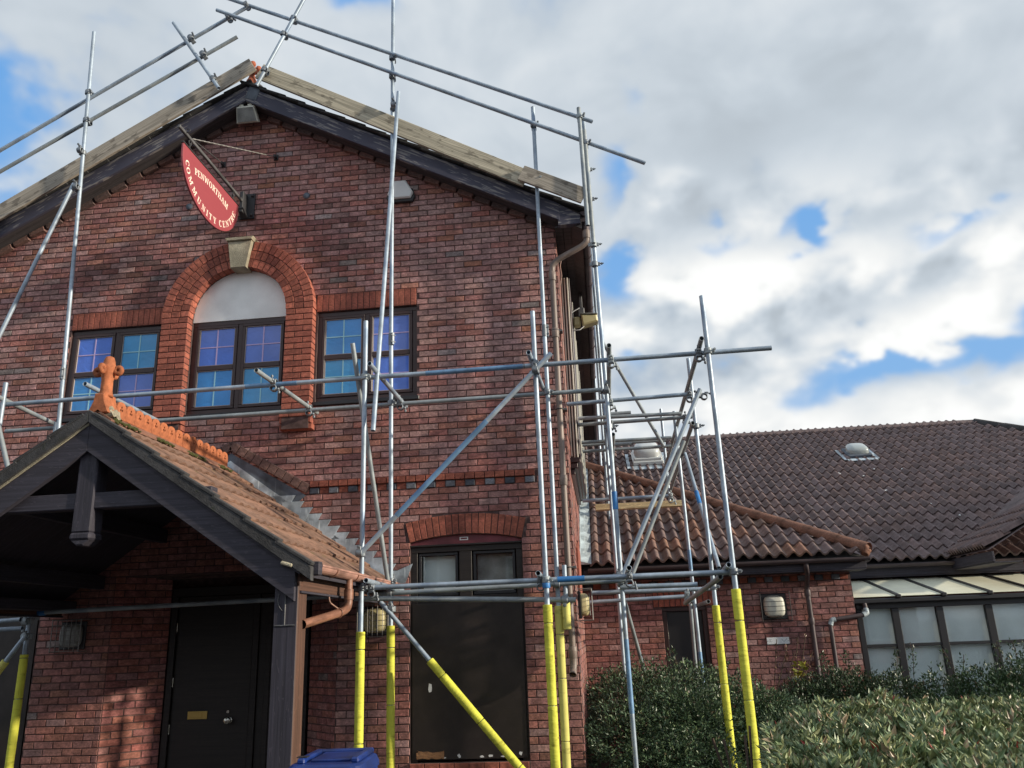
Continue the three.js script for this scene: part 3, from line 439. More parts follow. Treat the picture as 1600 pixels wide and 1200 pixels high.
// roof: slabs, stepped verge tiles, painted bargeboards, ridge finial
{
  const top = AX + 0.235, roof = part('roof', merge([poly([[0, AX + 0.02], [4.28, AX + 0.02 - SL * 4.28], [4.28, top - SL * 4.28], [0, top], [-4.28, top - SL * 4.28], [-4.28, AX + 0.02 - SL * 4.28]], -13.4, 0.245)]), M.soffit, hall);
  const ang = Math.atan(SL), tg = [0, 1, 2].map((i) => boxUV(cboxRaw(0.40, 0.03, 0.34, 0.005).clone(), i * 0.4, i * 0.7));
  for (const s of [-1, 1]) for (let i = 0; i < 16; i++) { const d = 0.12 + i * 0.305, x = d * Math.cos(ang), y = top + 0.03 - d * Math.sin(ang); const m = part('verge_tile', tg[i % 3], M.verge, roof); m.position.set(s * x, y + (i % 3) * 0.002, 0.155); m.rotation.z = -s * (ang - 0.055); const u = part('verge_tile', tg[(i + 1) % 3], M.tileMain[i % 5], roof); u.position.set(s * x, y, -0.19); u.rotation.z = -s * (ang - 0.055); }
  const strip = []; for (const s of [-1, 1]) for (let i = 0; i < 16; i++) { const d = 0.12 + i * 0.305; strip.push(bx(0.40, 0.03, 12.9, s * d * Math.cos(ang), top + 0.028 - d * Math.sin(ang), -6.83, 0.004, 0, 0, -s * (ang - 0.055))); }
  part('roof_tile_courses', merge(strip), M.tileMain[0], roof, { kind: 'stuff' });
  for (const s of [-1, 1]) {
    const b = poly([[s * 0.001, AX], [s * 4.02, AX - SL * 4.02], [s * 4.02, AX - SL * 4.02 + 0.225], [s * 0.001, AX + 0.225]], 0.245, 0.285, [], 0.003); const p = b.attributes.position, uv = b.attributes.uv; for (let i = 0; i < p.count; i++) uv.setXY(i, Math.abs(p.getX(i)) * 1.13 + (s > 0 ? 0 : 1.1), (p.getY(i) + SL * Math.abs(p.getX(i))) + p.getZ(i) * 0.3);
    const bb = part('bargeboard', b, M.barge, hall, s > 0 ? {} : {});
    const f = poly([[s * 4.0, 6.265], [s * 4.265, 6.265], [s * 4.265, AX - SL * 4.265 + 0.18], [s * 4.02, AX - SL * 4.02 + 0.22]], 0.2, 0.281, [], 0.003); const q = f.attributes.position, fu = f.attributes.uv; for (let i = 0; i < q.count; i++) fu.setXY(i, q.getX(i) * 1.1 + 0.4, q.getY(i) * 1.0 + 0.33);
    part('bargeboard_foot', f, M.barge, bb);
    part('eaves_soffit', merge([0, 1, 2].map((k) => s > 0 ? bxr(HW + 0.0 + k * 0.097, HW + 0.092 + k * 0.097, 6.275, 6.295, -13.2, 0.2, 0.003) : bxr(-HW - 0.092 - k * 0.097, -HW - k * 0.097, 6.275, 6.295, -13.2, 0.2, 0.003))), M.soffit, hall);
    part('fascia', s > 0 ? bxr(4.247, 4.267, 6.26, 6.44, -13.2, 0.195, 0.003) : bxr(-4.267, -4.247, 6.26, 6.44, -13.2, 0.195, 0.003), M.darkTimber, hall);
  }
  part('joint_plate', bx(0.16, 0.2, 0.004, 0.1, AX + 0.11, 0.288, 0.001, 0, 0, -0.3), M.leadOld, hall);
  // mortar bed of the ridge end and the terracotta finial
  const bed = new THREE.SphereGeometry(0.14, 14, 10); { const p = bed.attributes.position; for (let i = 0; i < p.count; i++) { const x = p.getX(i), y = p.getY(i), z = p.getZ(i), k = 1 + 0.35 * noise3.noise(x * 14, y * 14, z * 14); p.setXYZ(i, x * k * 1.25, y * k * 0.8, z * k); } bed.computeVertexNormals(); bed.translate(0.0, top + 0.02, 0.14); }
  part('ridge_mortar', bed, M.verge, roof);
  const rt = new THREE.CylinderGeometry(0.13, 0.13, 13, 14, 1, true, -Math.PI / 2, Math.PI); rt.rotateX(-Math.PI / 2); rt.translate(0, top - 0.03, -6.6); part('ridge_tile_run', rt, M.verge, roof);
  const fin = part('finial', lathe([[0, -0.06], [0.075, -0.06], [0.07, 0.02], [0.05, 0.06], [0.035, 0.12], [0.04, 0.18], [0.055, 0.22], [0.03, 0.26], [0.0, 0.27]], 14), M.terraOld, hall); fin.position.set(0.03, top + 0.1, 0.2);
  for (const [x, y, z] of [[-0.085, 0.23, 0], [0.085, 0.21, 0], [0, 0.30, 0], [0.06, 0.13, 0.06], [0, 0.21, 0.085]]) { const k = part('finial_knob', lathe([[0, -0.045], [0.032, -0.032], [0.042, 0], [0.032, 0.032], [0, 0.045]], 12), M.terraOld, fin); k.position.set(x, y, z); }
}
// eaves gutter with brackets, swan-neck and downpipe at the corner
{
  const prof = []; for (let i = 0; i <= 10; i++) { const t = Math.PI + (i / 10) * Math.PI; prof.push([4.325 + 0.056 * Math.cos(t), 6.42 + 0.06 * Math.sin(t)]); } for (let i = 10; i >= 0; i--) { const t = Math.PI + (i / 10) * Math.PI; prof.push([4.325 + 0.051 * Math.cos(t), 6.424 + 0.055 * Math.sin(t)]); }
  const gut = part('gutter', poly(prof, -13.2, 0.27), M.pipeDark, hall);
  for (let i = 0; i < 10; i++) { const z = 0.0 - i * 0.9, g = new THREE.TorusGeometry(0.061, 0.006, 6, 12, Math.PI); g.rotateZ(Math.PI); g.translate(4.325, 6.42, z); part('gutter_bracket', g, M.pipeDark, gut); }
  part('gutter_stop', poly(prof.slice(0, 11), 0.271, 0.28), M.pipeDark, gut);
  part('gutter_outlet', merge([bxr(4.265, 4.385, 6.30, 6.37, 0.12, 0.24, 0.006), rod(V(4.325, 6.30, 0.18), V(4.325, 6.18, 0.18), 0.038, 14)]), M.pipeDark, gut);
  const pipe = part('downpipe', merge([curveTube([V(4.325, 6.24, 0.18), V(4.325, 6.10, 0.18), V(4.295, 6.045, 0.175), V(4.22, 6.0, 0.165), V(4.0, 5.905, 0.13), V(3.93, 5.86, 0.115), V(3.893, 5.80, 0.105), V(3.89, 5.70, 0.105)], 0.036, 48, 14, 0.5), rod(V(3.89, 5.72, 0.105), V(3.89, 1.42, 0.105), 0.034, 16)]), M.pipe, hall);
  for (const y of [5.70, 4.98, 3.25, 1.45]) part('pipe_socket', lathe([[0.035, -0.07], [0.044, -0.07], [0.044, -0.012], [0.047, -0.008], [0.047, 0.008], [0.044, 0.012], [0.044, 0.04], [0.035, 0.045]], 16).translate(3.89, y, 0.105), M.pipe, pipe);
  part('pipe_shoe', curveTube([V(3.89, 1.45, 0.105), V(3.89, 1.33, 0.11), V(3.885, 1.26, 0.13), V(3.88, 1.22, 0.17)], 0.038, 10, 14), M.pipe, pipe);
  part('pipe_socket', lathe([[0.036, -0.06], [0.045, -0.06], [0.045, 0.04], [0.036, 0.045]], 16).translate(4.325, 6.17, 0.18), M.pipe, pipe);
  for (const y of [4.05, 5.0, 2.3]) part('pipe_clip', merge([new THREE.TorusGeometry(0.040, 0.007, 6, 18).rotateX(Math.PI / 2).translate(3.89, y, 0.105), bxr(3.92, 3.975, y - 0.012, y + 0.012, 0.0, 0.1, 0.002)]), M.ironGrey, pipe);
}
// side elevation: tall pale window fins over a stepped dark sill, seen almost edge-on
{
  const bay = part('side_window_bay', bxr(HW + 0.001, HW + 0.115, 3.75, 6.15, -5.2, -1.0, 0.003), M.upvc, hall);
  for (let i = 0; i < 3; i++) part('window_fin', bxr(HW + 0.008 + i * 0.036, HW + 0.024 + i * 0.036, 3.72 - i * 0.03, 6.12, -0.99, -0.93 + i * 0.01, 0.002), M.creamPale, bay);
  for (let i = 0; i < 5; i++) part('window_fin', bxr(HW + 0.116, HW + 0.13, 3.8, 6.12, -1.8 - i * 0.8, -1.76 - i * 0.8, 0.002), M.creamPale, bay);
  for (let i = 0; i < 3; i++) part('sill_step', bxr(HW + 0.001, HW + 0.05 + 0.035 * (2 - i), 3.66 - i * 0.075 - 0.06, 3.66 - i * 0.075, -3.2, -0.72, 0.004), M.upvc, bay);
  part('side_door_head', poly([[0, 0], [1.2, 0], [1.2, 0.6], [0.6, 0.75], [0, 0.6]], 0, 0.02).rotateY(Math.PI / 2).translate(HW + 0.001, 2.0, -0.9), M.dress[1], hall);
  // shaggy old cable and lagging by the corner
  part('loose_cable', merge([curveTube([V(3.965, 5.95, 0.02), V(3.985, 5.75, 0.03), V(3.965, 5.55, 0.02), V(3.97, 5.2, 0.01), V(3.965, 4.6, 0.015), V(3.97, 3.9, 0.01)], 0.006, 40, 6), curveTube([V(4.02, 5.98, 0.02), V(3.99, 5.85, 0.03), V(4.0, 5.72, 0.03), V(3.975, 5.6, 0.02)], 0.006, 20, 6)]), M.gutterPink, hall);
}
// lead flashings on the wall over the porch
{
  const roofY = (x) => 3.60 - 0.697 * x;
  for (const s of [-1, 1]) {
    part('lead_apron', poly([[s * 0.0, 3.79], [s * 0.93, 3.245], [s * 0.78, roofY(0.78) + 0.06], [s * 0.0, roofY(0) + 0.06]].map((p) => p), -0.002, 0.004), M.leadOld, hall);
    const fl = part('step_flashing', poly([[0, roofY(0) - 0.05], [2.02, roofY(2.02) - 0.05], [2.02, roofY(2.02) + 0.05], [0, roofY(0) + 0.10]].map(([x, y]) => [s * x, y]), 0.006, 0.012), M.lead, hall);
    for (let k = 0; k < 13; k++) { const y = 3.253 - k * CH, xr = (3.60 + 0.07 - y) / 0.697; if (xr > 2.0) break; part('flashing_step', poly([[xr - 0.06, y], [xr + 0.21, y], [xr + 0.13, y - 0.13], [xr + 0.10, y - 0.15], [xr - 0.02, y - 0.1]].map(([x, yy]) => [s * x, yy]), 0.004 + (k % 3) * 0.0016, 0.008 + (k % 3) * 0.0016 + 0.004), M.lead, fl); }
    part('flashing_end', poly([[1.95, 2.33], [2.18, 2.42], [2.1, 2.22], [1.95, 2.2]].map(([x, y]) => [s * x, y]), 0.012, 0.016), M.lead, fl);
  }
}
// ---------------------------------------------------------------- roof tiles
// one interlocking tile: `rolls` rounded rolls across width w, length L up the slope (local: x across, y up the slope, z off the roof)
function tileGeo(w, L, rolls, hgt, n = 6, ou = 0) {
  const seg = n * rolls, prof = []; for (let i = 0; i <= seg; i++) { const x = -w / 2 + (w * i) / seg, t = (i / n) % 1; prof.push([x, hgt * Math.pow(0.5 - 0.5 * Math.cos(2 * Math.PI * t), hgt > 0.03 ? 1.25 : 0.85)]); }
  const P = [], N = [], U = [], I = []; const tk = hgt > 0.03 ? 0.03 : 0.02, rise = tk + 0.008;
  const nrm = prof.map((p, i) => { const a = prof[Math.max(0, i - 1)], b = prof[Math.min(seg, i + 1)]; const v = V(-(b[1] - a[1]), 0, b[0] - a[0]).normalize(); return v; });
  const row = (y, z, nn) => { const k = P.length / 3; prof.forEach((p, i) => { P.push(p[0], y, p[1] + z); const q = nn || nrm[i]; N.push(q.x, q.y, q.z); U.push(p[0] + ou, y + z + ou * 0.7); }); return k; };
  const face = (a, b) => { for (let i = 0; i < seg; i++) I.push(a + i, a + i + 1, b + i + 1, a + i, b + i + 1, b + i); };
  const lo = row(0, rise), hi = row(L, 0), f1 = row(0, rise - tk, V(0, -1, 0)), f2 = row(0, rise, V(0, -1, 0)); face(lo, hi); face(f1, f2);
  const g = new THREE.BufferGeometry(); g.setAttribute('position', new THREE.Float32BufferAttribute(P, 3)); g.setAttribute('normal', new THREE.Float32BufferAttribute(N, 3)); g.setAttribute('uv', new THREE.Float32BufferAttribute(U, 2)); g.setIndex(I); return g;
}
// keep the part of a geometry with a*x + b*y + c >= 0 (local x, y)
function clipGeo(g0, a, b, c) {
  const g = g0.index ? g0.toNonIndexed() : g0, p = g.attributes.position.array, n = g.attributes.normal.array, u = g.attributes.uv.array, P = [], N = [], U = [];
  const at = (i) => ({ p: [p[3 * i], p[3 * i + 1], p[3 * i + 2]], n: [n[3 * i], n[3 * i + 1], n[3 * i + 2]], u: [u[2 * i], u[2 * i + 1]] }), mix = (A, B, t) => A.map((v, k) => v + (B[k] - v) * t);
  for (let i = 0; i < p.length / 3; i += 3) {
    const T = [at(i), at(i + 1), at(i + 2)], out = []; for (let k = 0; k < 3; k++) { const A = T[k], B = T[(k + 1) % 3], da = a * A.p[0] + b * A.p[1] + c, db = a * B.p[0] + b * B.p[1] + c; if (da >= 0) out.push(A); if (da * db < 0) { const t = da / (da - db); out.push({ p: mix(A.p, B.p, t), n: mix(A.n, B.n, t), u: mix(A.u, B.u, t) }); } }
    for (let k = 1; k + 1 < out.length; k++) for (const q of [out[0], out[k], out[k + 1]]) { P.push(...q.p); N.push(...q.n); U.push(...q.u); }
  }
  if (!P.length) return null; const r = new THREE.BufferGeometry(); r.setAttribute('position', new THREE.Float32BufferAttribute(P, 3)); r.setAttribute('normal', new THREE.Float32BufferAttribute(N, 3)); r.setAttribute('uv', new THREE.Float32BufferAttribute(U, 2)); return r;
}

// ---------------------------------------------------------------- the gabled porch
const porch = thing('entrance_porch', 'timber entrance porch with brown tiled gable roof and orange ridge crest', 'porch');
{
  const SP = 0.697, an = Math.atan(SP), RY = 3.565, ZF = 2.70, EX = 1.97;
  // deck, rafters and lining
  const roof = part('roof', merge([-1, 1].map((s) => poly([[0, RY - 0.03], [s * EX, RY - 0.03 - SP * EX], [s * EX, RY - 0.075 - SP * EX], [0, RY - 0.075]], 0.02, ZF - 0.03))), M.darkTimber, porch);
  const base = [0, 1, 2].map((i) => tileGeo(0.298, 0.40, 2, 0.022, 5, i * 0.37)), rows = 7, gauge = (EX / Math.cos(an) - 0.02) / rows;
  for (const s of [-1, 1]) for (let r = 0; r < rows; r++) for (let i = 0; i < 9; i++) {
    const d = EX / Math.cos(an) - 0.005 - r * gauge, m = part('roof_tile', base[Math.floor(R() * 3)], M.tilePorch[Math.floor(R() * 4)], roof);
    // local y runs up the slope, x along the ridge
    const up = V(-s * Math.cos(an), Math.sin(an), 0), ac = V(0, 0, s > 0 ? -1 : 1), nn = V(s * Math.sin(an), Math.cos(an), 0); m.matrix.makeBasis(ac, up, nn); m.matrix.setPosition(s * d * Math.cos(an), RY - d * Math.sin(an) + (R() - 0.5) * 0.004, 0.155 + i * 0.298 + 0.005); m.matrix.decompose(m.position, m.quaternion, m.scale);
    if (r === rows - 1) m.scale.y = 0.72;
  }
  // dark bedded verge and bargeboards
  for (const s of [-1, 1]) {
    part('verge', merge([poly([[0, RY + 0.02], [s * (EX + 0.03), RY + 0.02 - SP * (EX + 0.03)], [s * (EX + 0.03), RY - 0.085 - SP * (EX + 0.03)], [0, RY - 0.085]], ZF - 0.03, ZF + 0.035, [], 0.006), ...[...Array(7)].map((_, i) => bx(0.36, 0.03, 0.09, s * (0.2 + i * 0.275), RY + 0.03 - SP * (0.2 + i * 0.275), ZF - 0.005, 0.006, 0, 0, -s * (an - 0.06)))]), M.verge, roof);
    part('bargeboard', poly([[0, RY - 0.09], [s * 1.86, RY - 0.09 - SP * 1.86], [s * 1.86, RY - 0.33 - SP * 1.86], [0, RY - 0.33]], ZF - 0.05, ZF + 0.0, [], 0.004), M.darkTimber, porch);
    part('verge_fillet', poly([[0, RY - 0.083], [s * 1.9, RY - 0.083 - SP * 1.9], [s * 1.9, RY - 0.103 - SP * 1.9], [0, RY - 0.103]], ZF + 0.001, ZF + 0.014), s < 0 ? M.stone : M.darkTimber, roof);
    part('post', vgrain(bxr(s > 0 ? 1.69 : -1.88, s > 0 ? 1.88 : -1.69, 0, 2.06, 2.47, 2.66, 0.008)), s > 0 ? M.brownTimber : M.darkTimber, porch);  // sunlit brown of the right post side is put into its timber colour
    part('post_face', vgrain(bxr(s > 0 ? 1.692 : -1.878, s > 0 ? 1.874 : -1.692, 0.01, 2.05, 2.661, 2.668, 0.002)), M.darkTimber, porch);  // darker front skin: the shaded front is put into the colour
    part('wall_plate', bxr(s > 0 ? 1.70 : -1.84, s > 0 ? 1.84 : -1.70, 2.06, 2.17, 0.02, 2.64, 0.006), M.darkTimber, porch);
    part('eaves_board', bxr(s > 0 ? 1.86 : -1.885, s > 0 ? 1.885 : -1.86, 2.02, 2.165, 0.02, 2.65, 0.003), M.brownTimber, porch);
    part('soffit_board', bxr(s > 0 ? 1.845 : -1.90, s > 0 ? 1.90 : -1.845, 2.0, 2.018, 0.02, 2.64, 0.003), M.darkTimber, porch);
    for (const x of [0.72, 1.42]) part('purlin', bx(0.075, 0.15, 2.6, s * x, RY - 0.21 - SP * x, 1.33, 0.004), M.darkTimber, porch);
    const prof = []; for (let i = 0; i <= 10; i++) { const t = Math.PI + (i / 10) * Math.PI; prof.push([s * 1.985 + 0.055 * Math.cos(t), 2.205 + 0.055 * Math.sin(t)]); } for (let i = 10; i >= 0; i--) { const t = Math.PI + (i / 10) * Math.PI; prof.push([s * 1.985 + 0.050 * Math.cos(t), 2.209 + 0.050 * Math.sin(t)]); }
    const gut = part('gutter', merge([poly(prof, 0.03, 2.58), bxr(s * 1.985 + (s > 0 ? 0.047 : -0.06), s * 1.985 + (s > 0 ? 0.06 : -0.047), 2.2, 2.218, 0.03, 2.58, 0.003)]), M.gutterPink, porch);
    for (const z of [0.4, 1.0, 1.6, 2.2]) { const g = new THREE.TorusGeometry(0.06, 0.006, 6, 12, Math.PI); g.rotateZ(Math.PI); g.translate(s * 1.985, 2.205, z); part('gutter_bracket', g, M.pipeRed, gut); }
    part('gutter_stop', merge([poly(prof.slice(0, 11), 2.581, 2.60), bxr(s * 1.985 - 0.06, s * 1.985 + 0.06, 2.13, 2.235, 2.60, 2.68, 0.006)]), M.darkTimber, gut);
  }
  part('king_post', vgrain(merge([bxr(-0.085, 0.085, 2.56, 3.33, 2.49, 2.66, 0.012), bxr(-0.092, 0.092, 2.50, 2.56, 2.483, 2.667, 0.015), poly([[-0.085, 2.50], [0.085, 2.50], [0.03, 2.455], [-0.03, 2.455]], 2.495, 2.655, [], 0.01)])), M.darkTimber, porch);
  part('tie_beam', bxr(-1.1, 1.1, 2.755, 2.89, 2.53, 2.645, 0.008), M.darkTimber, porch);
  part('bedding_stone', bx(0.10, 0.03, 0.05, 1.80, RY - 0.07 - SP * 1.83, 2.72, 0.012, 0, 0, -0.3), M.stone, porch);
  // ridge: bedding with moss, cresting tiles with a pierced trefoil, terracotta finial
  const saddle = part('ridge_tile', merge([-1, 1].map((s) => poly([[0, 0.0], [s * 0.135, -0.095], [s * 0.135, -0.112], [0, -0.02]], 0.03, 2.62).translate(0, RY + 0.055, 0))), M.hip, porch);
  const crest = (() => { const p = []; const w = 0.148; p.push([-w / 2, 0]); p.push([-w / 2, 0.115]); for (let i = 0; i <= 8; i++) { const t = Math.PI - (i / 8) * Math.PI; p.push([0.068 * Math.cos(t), 0.118 + 0.045 * Math.sin(t)]); } p.push([w / 2, 0.115], [w / 2, 0]); const hole = (x, y, r) => { const q = []; for (let i = 0; i < 8; i++) q.push([x + r * Math.cos(i / 8 * 6.283), y + r * Math.sin(i / 8 * 6.283)]); return q; }; return poly(p, -0.014, 0.014, [hole(0, 0.112, 0.0115), hole(-0.013, 0.086, 0.0105), hole(0.013, 0.086, 0.0105)], 0.003).rotateY(Math.PI / 2); })();
  for (let i = 0; i < 16; i++) { const m = part('crest_tile', crest, M.terracotta, saddle); m.position.set((R() - 0.5) * 0.01, RY + 0.045 + (R() - 0.5) * 0.006, 0.17 + i * 0.1515); m.rotation.x = (R() - 0.5) * 0.04; }
  { const L = [], r = rng(61); for (let i = 0; i < 420; i++) { const z = 0.05 + r() * 2.55, s = r() < 0.85 ? 1 : -1; if (noise3.noise(z * 3, 0.3, s) < -0.12) continue; const x = 0.105 + r() * 0.05, g = new THREE.IcosahedronGeometry(0.007 + r() * 0.014, 0); g.scale(1, 0.7, 1.2); g.translate(s * x, RY + 0.045 - x * SP + r() * 0.018, z); L.push(g); } part('moss', merge(L), M.moss, roof, { kind: 'stuff' }); }
  const fin = part('finial', merge([poly([[-0.1, -0.02], [0.1, -0.02], [0.055, 0.09], [0.045, 0.16], [-0.045, 0.16], [-0.055, 0.09]], -0.09, 0.09, [], 0.01), lathe([[0.0, 0.14], [0.058, 0.14], [0.062, 0.165], [0.055, 0.18], [0.05, 0.2], [0.048, 0.3], [0.06, 0.36], [0.075, 0.40], [0.07, 0.42], [0.052, 0.45], [0.048, 0.48], [0.035, 0.515], [0.0, 0.53]], 18)]), M.terracotta, porch); fin.position.set(0.0, RY + 0.045, 2.53);
  const scroll = new THREE.TorusGeometry(0.028, 0.022, 9, 16);
  for (let k = 0; k < 4; k++) { const a = k * Math.PI / 2 + Math.PI / 4 * 0.0, m = part('finial_scroll', scroll, M.terracotta, fin); m.position.set(Math.cos(a) * 0.095, 0.385, Math.sin(a) * 0.095); m.rotation.y = -a; }
  part('finial_mortar', (() => { const g = new THREE.BoxGeometry(0.2, 0.1, 0.16, 6, 4, 6), p = g.attributes.position; for (let i = 0; i < p.count; i++) { const x = p.getX(i), y = p.getY(i), z = p.getZ(i), n = noise3.noise(x * 30, y * 30, z * 30) * 0.022; p.setXYZ(i, x * (1 - y * 5) + n, y + n, z + n); } g.computeVertexNormals(); return g; })(), M.stone, fin).position.set(0, 0.0, -0.02);
  // rainwater pipe from the gutter to the post
  part('rainwater_pipe', merge([rod(V(1.985, 2.16, 1.70), V(1.985, 2.05, 1.70), 0.034, 14), rod(V(1.985, 2.07, 1.70), V(1.985, 1.98, 1.70), 0.042, 16), curveTube([V(1.985, 2.02, 1.70), V(1.985, 1.95, 1.70), V(1.98, 1.905, 1.73), V(1.965, 1.875, 1.82), V(1.93, 1.83, 2.1), V(1.878, 1.765, 2.55)], 0.036, 30, 14)]), M.pipeRed, porch);
  part('pipe_clip', merge([new THREE.TorusGeometry(0.041, 0.006, 6, 16).translate(1.955, 1.862, 1.90), curveTube([V(1.955, 1.90, 1.90), V(1.90, 1.95, 1.95), V(1.885, 2.02, 1.95)], 0.008, 8, 6)]), M.pipeRed, porch);
  part('hook_bracket', merge([rod(V(1.78, 2.0, 2.672), V(1.78, 1.76, 2.672), 0.006), rod(V(1.70, 1.76, 2.672), V(1.86, 1.76, 2.672), 0.006), curveTube([V(1.73, 2.0, 2.672), V(1.72, 1.95, 2.675), V(1.735, 1.9, 2.675), V(1.76, 1.87, 2.675)], 0.004, 12, 5)]), M.ironGrey, porch);
}

// ---------------------------------------------------------------- single-storey wing
const wing = thing('side_wing', 'single-storey brick wing with large brown pantiled roof beside the hall', 'building');
const WS = 0.56, wan = Math.atan(WS), GA = 0.345, TW = 0.334;
{
  const E1 = { z: -2.65, y: 2.50, x1: 7.82 }, E2 = { z: -4.35, y: 2.50, x1: 10.55 }, RZ = -10.45, RYW = 2.5 + WS * (E2.z - RZ), RX = 13.1;
  // wall with its door opening
  const DX = [5.05, 5.66], DY = 1.93;
  const wall = part('front_wall', poly([[HW, 0], [DX[0], 0], [DX[0], DY], [DX[1], DY], [DX[1], 0], [7.66, 0], [7.66, 2.42], [HW, 2.42]], -0.3, -0.008), M.mortar, wing); wall.position.z = -3;
  const spans = (y) => { let L = [[HW, 7.66]]; if (y < DY + 0.225) L = cut(L, DX[0] - (y > DY ? 0.12 : 0), DX[1] + (y > DY ? 0.12 : 0)); if (y > 2.21 && y < 2.285) L = []; return L; };
  layBricks(wall, Y0, 2.35, spans, [5.6, 1.8], 300, 733, (x, y) => y > 1.0);
  part('door_lintel', bxr(DX[0] - 0.12, DX[1] + 0.12, DY + 0.004, DY + 0.222, -3.1, -3.006, 0.002), M.mortar, wing);
  const lin2 = wing.children[wing.children.length - 1]; for (let i = 0; i < 11; i++) dress('lintel_brick', lin2, 0.066, 0.215, 0.1, DX[0] - 0.08 + i * 0.077, DY + 0.113, -3.048);
  const dent = part('dentil_course', bxr(HW + 0.01, 7.64, 2.21, 2.285, -3.06, -2.999, 0.002), M.mortar, wing); for (let i = 0; i < 32; i++) dress('dentil_brick', dent, 0.104, 0.068, 0.07, 4.05 + i * 0.1135, 2.247, i & 1 ? -3.022 : -3.008, 0, i & 1 ? dressMat() : M.blueBrick[i % 4 ? 1 : 0]);
  const dr = part('side_door', merge([bxr(DX[0], DX[0] + 0.06, 0, DY - 0.06, -3.14, -3.03), bxr(DX[1] - 0.06, DX[1], 0, DY - 0.06, -3.14, -3.03), bxr(DX[0], DX[1], DY - 0.06, DY - 0.002, -3.14, -3.03)]), M.upvc, wing);
  part('door_leaf', bxr(DX[0] + 0.06, DX[1] - 0.06, 0, DY - 0.06, -3.12, -3.07), M.upvcBlack, dr); part('hinge', bxr(DX[0] + 0.052, DX[0] + 0.066, 1.5, 1.6, -3.07, -3.055, 0.002), M.steel, dr);
  part('return_wall', bxr(7.36, 7.655, 0, 2.42, -4.7, -3.31, 0.002), M.dress[0], wing); part('rear_wall', bxr(7.0, 13.6, 0, 2.5, -5.0, -4.71, 0.002), M.dress[0], wing);
  // eaves
  part('fascia', merge([bxr(HW + 0.03, 7.80, 2.33, 2.46, -2.70, -2.675, 0.003), bxr(7.775, 7.80, 2.33, 2.46, -4.3, -2.705, 0.003)]), M.darkTimber, wing);
  part('soffit', bxr(HW + 0.02, 7.79, 2.31, 2.328, -3.02, -2.68, 0.002), M.darkTimber, wing);
  const gp = (x0, x1, y, z, name, mat) => { const prof = []; for (let i = 0; i <= 8; i++) { const t = Math.PI + (i / 8) * Math.PI; prof.push([z + 0.05 * Math.cos(t), y + 0.052 * Math.sin(t)]); } for (let i = 8; i >= 0; i--) { const t = Math.PI + (i / 8) * Math.PI; prof.push([z + 0.046 * Math.cos(t), y + 0.004 + 0.048 * Math.sin(t)]); } const g = poly(prof, x0, x1); g.rotateY(Math.PI / 2); /* (px,py,pz)->(pz,py,-px) */ g.scale(1, 1, -1); const p = g.index ? g : g; const a = p.attributes.position.array; for (let i = 0; i < a.length; i += 9) for (let k = 0; k < 3; k++) { const t = a[i + 3 + k]; a[i + 3 + k] = a[i + 6 + k]; a[i + 6 + k] = t; } p.computeVertexNormals(); return part(name, p, mat, wing); };
  gp(HW + 0.1, 7.83, 2.465, -2.62, 'gutter', M.pipeDark); gp(7.85, 10.6, 2.465, -4.30, 'gutter', M.pipeDark);
  part('fascia', bxr(7.82, 10.6, 2.3, 2.46, -4.40, -4.36, 0.003), M.darkTimber, wing); part('soffit', bxr(7.82, 10.6, 2.28, 2.298, -4.72, -4.37, 0.002), M.darkTimber, wing);
  // roofs: a deck under each slope, tiles cut to the hips
  const deck = (pts) => { const T = []; for (let i = 1; i + 1 < pts.length; i++) T.push(...pts[0], ...pts[i], ...pts[i + 1]); return soup(T); };
  const tiles = [0, 1, 2, 3].map((i) => tileGeo(TW, 0.43, 2, 0.066, 6, i * 0.41));
  function slope(roof, z0, y0, x0, x1, rows, keep, mats, budget, seed, eyeX) {
    const r = rng(seed), up = V(0, Math.sin(wan), -Math.cos(wan)), nn = V(0, Math.cos(wan), Math.sin(wan)), all = [];
    for (let k = 0; k < rows; k++) for (let i = 0; x0 + i * TW < x1; i++) {
      const x = x0 + (i + 0.5) * TW, s = k * GA, pos = V(x, y0 + Math.sin(wan) * s, z0 - Math.cos(wan) * s); const c = keep(x, s); if (!c) continue; all.push({ pos, x, s, c, d: Math.hypot(x - eyeX, pos.z - 9, pos.y - 1.6) });
    }
    all.sort((a, b) => a.d - b.d); const rest = new Map();
    all.forEach((q, i) => {
      let g = tiles[Math.floor(r() * 4)]; const mt = mats[Math.floor(r() * mats.length)]; if (q.c !== true) { for (const cl of q.c) { g = g && clipGeo(g, ...cl); } if (!g) return; }
      const m4 = new THREE.Matrix4().makeBasis(V(1, 0, 0), up, nn); const slip = r() < 0.04 ? -0.02 : (r() - 0.5) * 0.01; m4.setPosition(q.pos.x + (r() - 0.5) * 0.006, q.pos.y + (r() - 0.5) * 0.008 + slip * Math.sin(wan), q.pos.z - slip * Math.cos(wan));
      if (i < budget) { const m = part('roof_tile', g, mt, roof); m4.decompose(m.position, m.quaternion, m.scale); m.rotation.z += (r() - 0.5) * 0.008; }
      else { if (!rest.has(mt)) rest.set(mt, []); rest.get(mt).push((g.index ? g.toNonIndexed() : g.clone()).applyMatrix4(m4)); }
    });
    for (const [mt, L] of rest) part('roof_tile_field', merge(L), mt, roof, { kind: 'stuff' });
  }
  const c45 = Math.cos(wan);
  const low = part('hipped_roof', deck([[HW, E1.y - 0.03, E1.z], [E1.x1, E1.y - 0.03, E1.z], [HW, E1.y - 0.03 + WS * (E1.x1 - HW), E1.z - (E1.x1 - HW)]].map((p) => p)), M.verge, wing);
